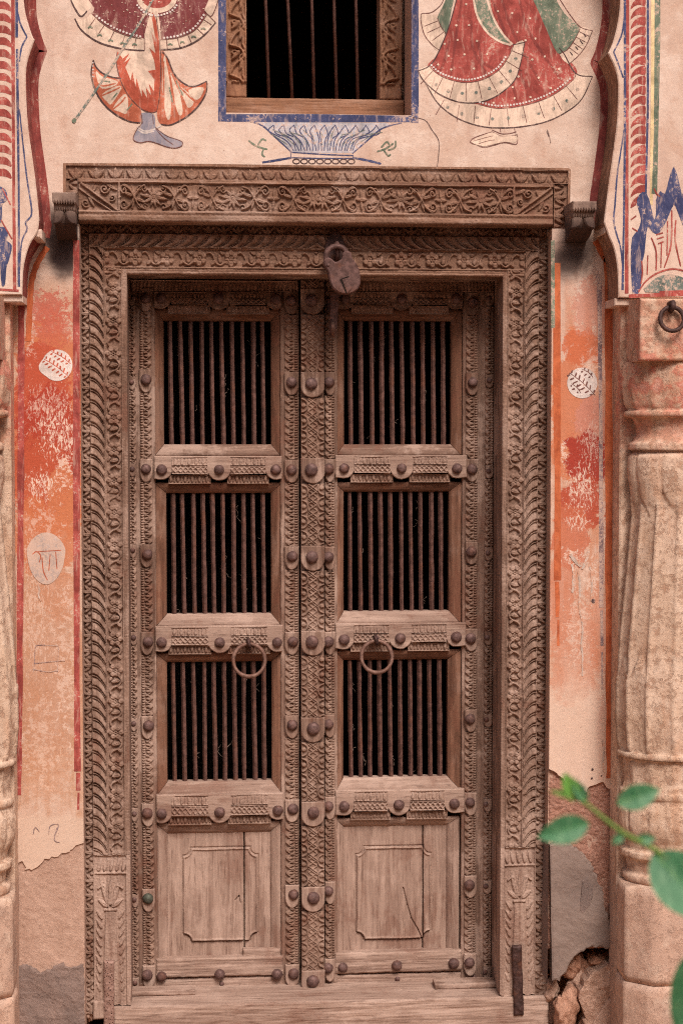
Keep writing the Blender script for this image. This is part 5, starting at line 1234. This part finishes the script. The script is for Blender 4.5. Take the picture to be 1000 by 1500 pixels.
# ------------------------------------------------------------------ stone brackets beside the lintel
m_ = Mat('sooty_stone'); n1 = m_.noise(9, 5, .65); n2 = m_.noise(60, 4, .7)
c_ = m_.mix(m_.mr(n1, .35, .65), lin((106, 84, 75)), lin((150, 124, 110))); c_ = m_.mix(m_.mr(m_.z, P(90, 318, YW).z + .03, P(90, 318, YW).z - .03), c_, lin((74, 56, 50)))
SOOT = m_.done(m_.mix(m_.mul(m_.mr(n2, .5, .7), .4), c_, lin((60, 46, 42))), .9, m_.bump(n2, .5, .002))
def bracket(px0, px1, pt_, pb, label):
    ym = YW - .10
    x0, x1, zb, zt = R(px0, pt_, px1, pb, ym)
    t = thing('carved_bracket', ((x0 + x1) / 2, YW, zb), label, 'bracket', 'brackets at the ends of the lintel')
    w = x1 - x0; h = zt - zb
    # cap with toothed lower edge
    def cap(nm, za, zc, yf, e):
        n = 9; poly = [(x0 - e, za), (x0 - e, zc)]
        for k in range(n):
            xx = x0 - e + (w + 2 * e) * (k + .5) / n; poly += [(xx, zc - .007), (x0 - e + (w + 2 * e) * (k + 1) / n, zc)]
        poly += [(x1 + e, za)]
        MB().prism(poly, yf, YW + .01, .003).build(nm, SOOT, t)
    cap('cap', zt, zt - h * .22, ym - .02, 0); cap('cap_moulding', zt - h * .225, zt - h * .38, ym - .006, -.003)
    # body: curved profile running back to the wall, with two hanging petals
    prof = [(ym + .004, zt - h * .39), (ym + .006, zt - h * .55), (ym + .018, zt - h * .72), (ym + .045, zt - h * .86), (YW + .004, zb)]
    pr = smooth(prof, 4); mb = MB(); v = []; f = []; nx = 12
    for (yy, z) in pr:
        for k in range(nx + 1):
            u = k / nx; lob = .010 * abs(math.sin(2 * math.pi * u)) * max(0, 1 - abs((z - (zt - h * .68)) / (h * .3)))
            v.append((x0 + .004 + (w - .008) * u, yy - lob, z))
    for r in range(len(pr) - 1):
        for k in range(nx): f.append((r * (nx + 1) + k, r * (nx + 1) + k + 1, (r + 1) * (nx + 1) + k + 1, (r + 1) * (nx + 1) + k))
    for k in (0, nx):                                    # sides
        b = len(v); v += [(v[r * (nx + 1) + k][0], YW + .005, v[r * (nx + 1) + k][2]) for r in range(len(pr))]
        for r in range(len(pr) - 1): f.append((r * (nx + 1) + k, (r + 1) * (nx + 1) + k, b + r + 1, b + r))
    mb.add(v, f).build('corbel', SOOT, t)
    for sgn in (-1, 1):
        cx = (x0 + x1) / 2 + sgn * w * .25
        pl = [(cx - sgn * w * .20, zt - h * .42), (cx + sgn * w * .16, zt - h * .40), (cx + sgn * w * .23, zt - h * .62), (cx + sgn * w * .22, zt - h * .72), (cx, zt - h * .70), (cx - sgn * w * .16, zt - h * .60)]
        MB().prism(smooth(pl, 3, True), ym - .004, ym + .05, .004).build('hanging_petal', SOOT, t)
bracket(78, 112, 283, 346, 'small soot-blackened bracket left of the lintel, above a black stain')
bracket(836, 871, 296, 350, 'grey toothed bracket right of the lintel')

# ------------------------------------------------------------------ iron ring on the column capital
yr = YC - .133
rc_ = P(984, 467, yr - .02)
ring = thing('iron_ring', (rc_.x, yr, rc_.z), 'rusty iron ring hanging from the right column capital', 'ring')
MB().tube([(rc_.x + .033 * math.cos(a), yr - .016 + .006 * math.sin(a), rc_.z + .033 * math.sin(a)) for a in np.linspace(0, 2 * math.pi, 36, endpoint=False)], .0062, 8, True).build('ring', IRON, ring, True)
MB().tube([(rc_.x - .002, yr + .004, rc_.z + .042), (rc_.x, yr - .024, rc_.z + .044), (rc_.x, yr - .028, rc_.z + .030), (rc_.x + .001, yr + .004, rc_.z + .024)], .008, 8).build('staple', IRON, ring, True)

# ------------------------------------------------------------------ leafy branch reaching in from the right, close to the camera
YB = -2.85
m_ = Mat('leaf_green'); n1 = m_.noise(40, 6, .7); n2 = m_.noise(9, 3); vv = m_.noise(1, 3, .5, (160, 20, 40))
LEAFM = m_.done(m_.mix(m_.mul(m_.mr(n1, .58, .68), .5), m_.mix(m_.mul(m_.mr(vv, .5, .6), .4), m_.mix(m_.mr(n2, .3, .7), lin((52, 98, 62)), lin((82, 130, 90))), lin((112, 146, 108))), lin((120, 124, 84))), .5)
m_ = Mat('stem_green'); STEMM = m_.done(lin((104, 128, 62)), .6)
m_ = Mat('young_leaf'); YOUNG = m_.done(lin((98, 142, 62)), .5)
br = thing('leafy_branch', tuple(P(1230, 2050, YB)), 'out-of-focus green leafy branch at the lower right, in front of the wall', 'plant')
stem_px = [(806, 1160), (835, 1166), (858, 1178), (885, 1200), (915, 1222), (960, 1246), (1010, 1285), (1070, 1350), (1130, 1450), (1180, 1620), (1210, 1850), (1230, 2050)]
sp_ = [tuple(P(a, b, YB)) for a, b in stem_px]; sp_[-1] = (sp_[-1][0], YB, GZ)
sp_ = smooth(sp_, 5)
MB().tube(sp_, [.0018 + .0035 * (i / len(sp_)) ** .8 for i in range(len(sp_))], 8).build('stem', STEMM, br, True)
br.location = (sp_[-1][0], YB, GZ)
for o in br.children: o.matrix_parent_inverse = Matrix.Translation(-br.location)
def leaf(base, tip, w, fold=.25, dy=0.0, mat=LEAFM, curl=.12):
    a = P(*base, YB); b = P(*tip, YB + dy); ax = b - a; Ln = ax.length; ax.normalize()
    nrm = Vector((0, -1, .25)); side = ax.cross(nrm).normalized(); nrm = side.cross(ax).normalized()
    n = 12; rows = []; hw = w * U * .225
    V = np.zeros((n + 1, 7, 3))
    for i in range(n + 1):
        t = i / n; ww = hw * (math.sin(math.pi * min(1, t ** .85 * .98 + .01)) ** .8)
        c = a + ax * Ln * t + nrm * (-curl * Ln * (t - .4) ** 2)
        for j in range(7):
            s_ = (j - 3) / 3; V[i, j] = c + side * ww * s_ + nrm * (abs(s_) * ww * fold - (.0004 if j == 3 else 0))
    o = link('leaf', gridmesh('leaf', V[..., 0], V[..., 1], V[..., 2], mat, True), br)
    MB().tube([V[i, 3] + np.array(nrm) * -.0003 for i in range(n + 1)], [.0006 * (1.2 - i / n) for i in range(n + 1)], 5).build('midrib', YOUNG, o, True)
leaf((903, 1177), (966, 1156), 36); leaf((862, 1206), (788, 1226), 40, .3); leaf((842, 1174), (826, 1132), 24, .3, 0, YOUNG); leaf((858, 1176), (838, 1140), 18, .5); leaf((956, 1250), (1050, 1350), 82, .2, -.05)
leaf((1080, 1380), (990, 1510), 110, .25); leaf((912, 1222), (896, 1236), 14, .4); leaf((840, 1168), (806, 1158), 9, .5, 0, YOUNG)
leaf((930, 1230), (960, 1228), 16, .4)
for k in range(9):
    i = 26 + k * 3; a = sp_[min(i, len(sp_) - 1)]
    dx = 1 if k % 2 else -.35
    px = 1090 + 14 * k; py = 1380 + 62 * k
    leaf((px, py), (px + 75 * (1 if k % 2 else .9), py - 40 + 12 * (k % 3)), 50, .25, -.04 * (k % 3))
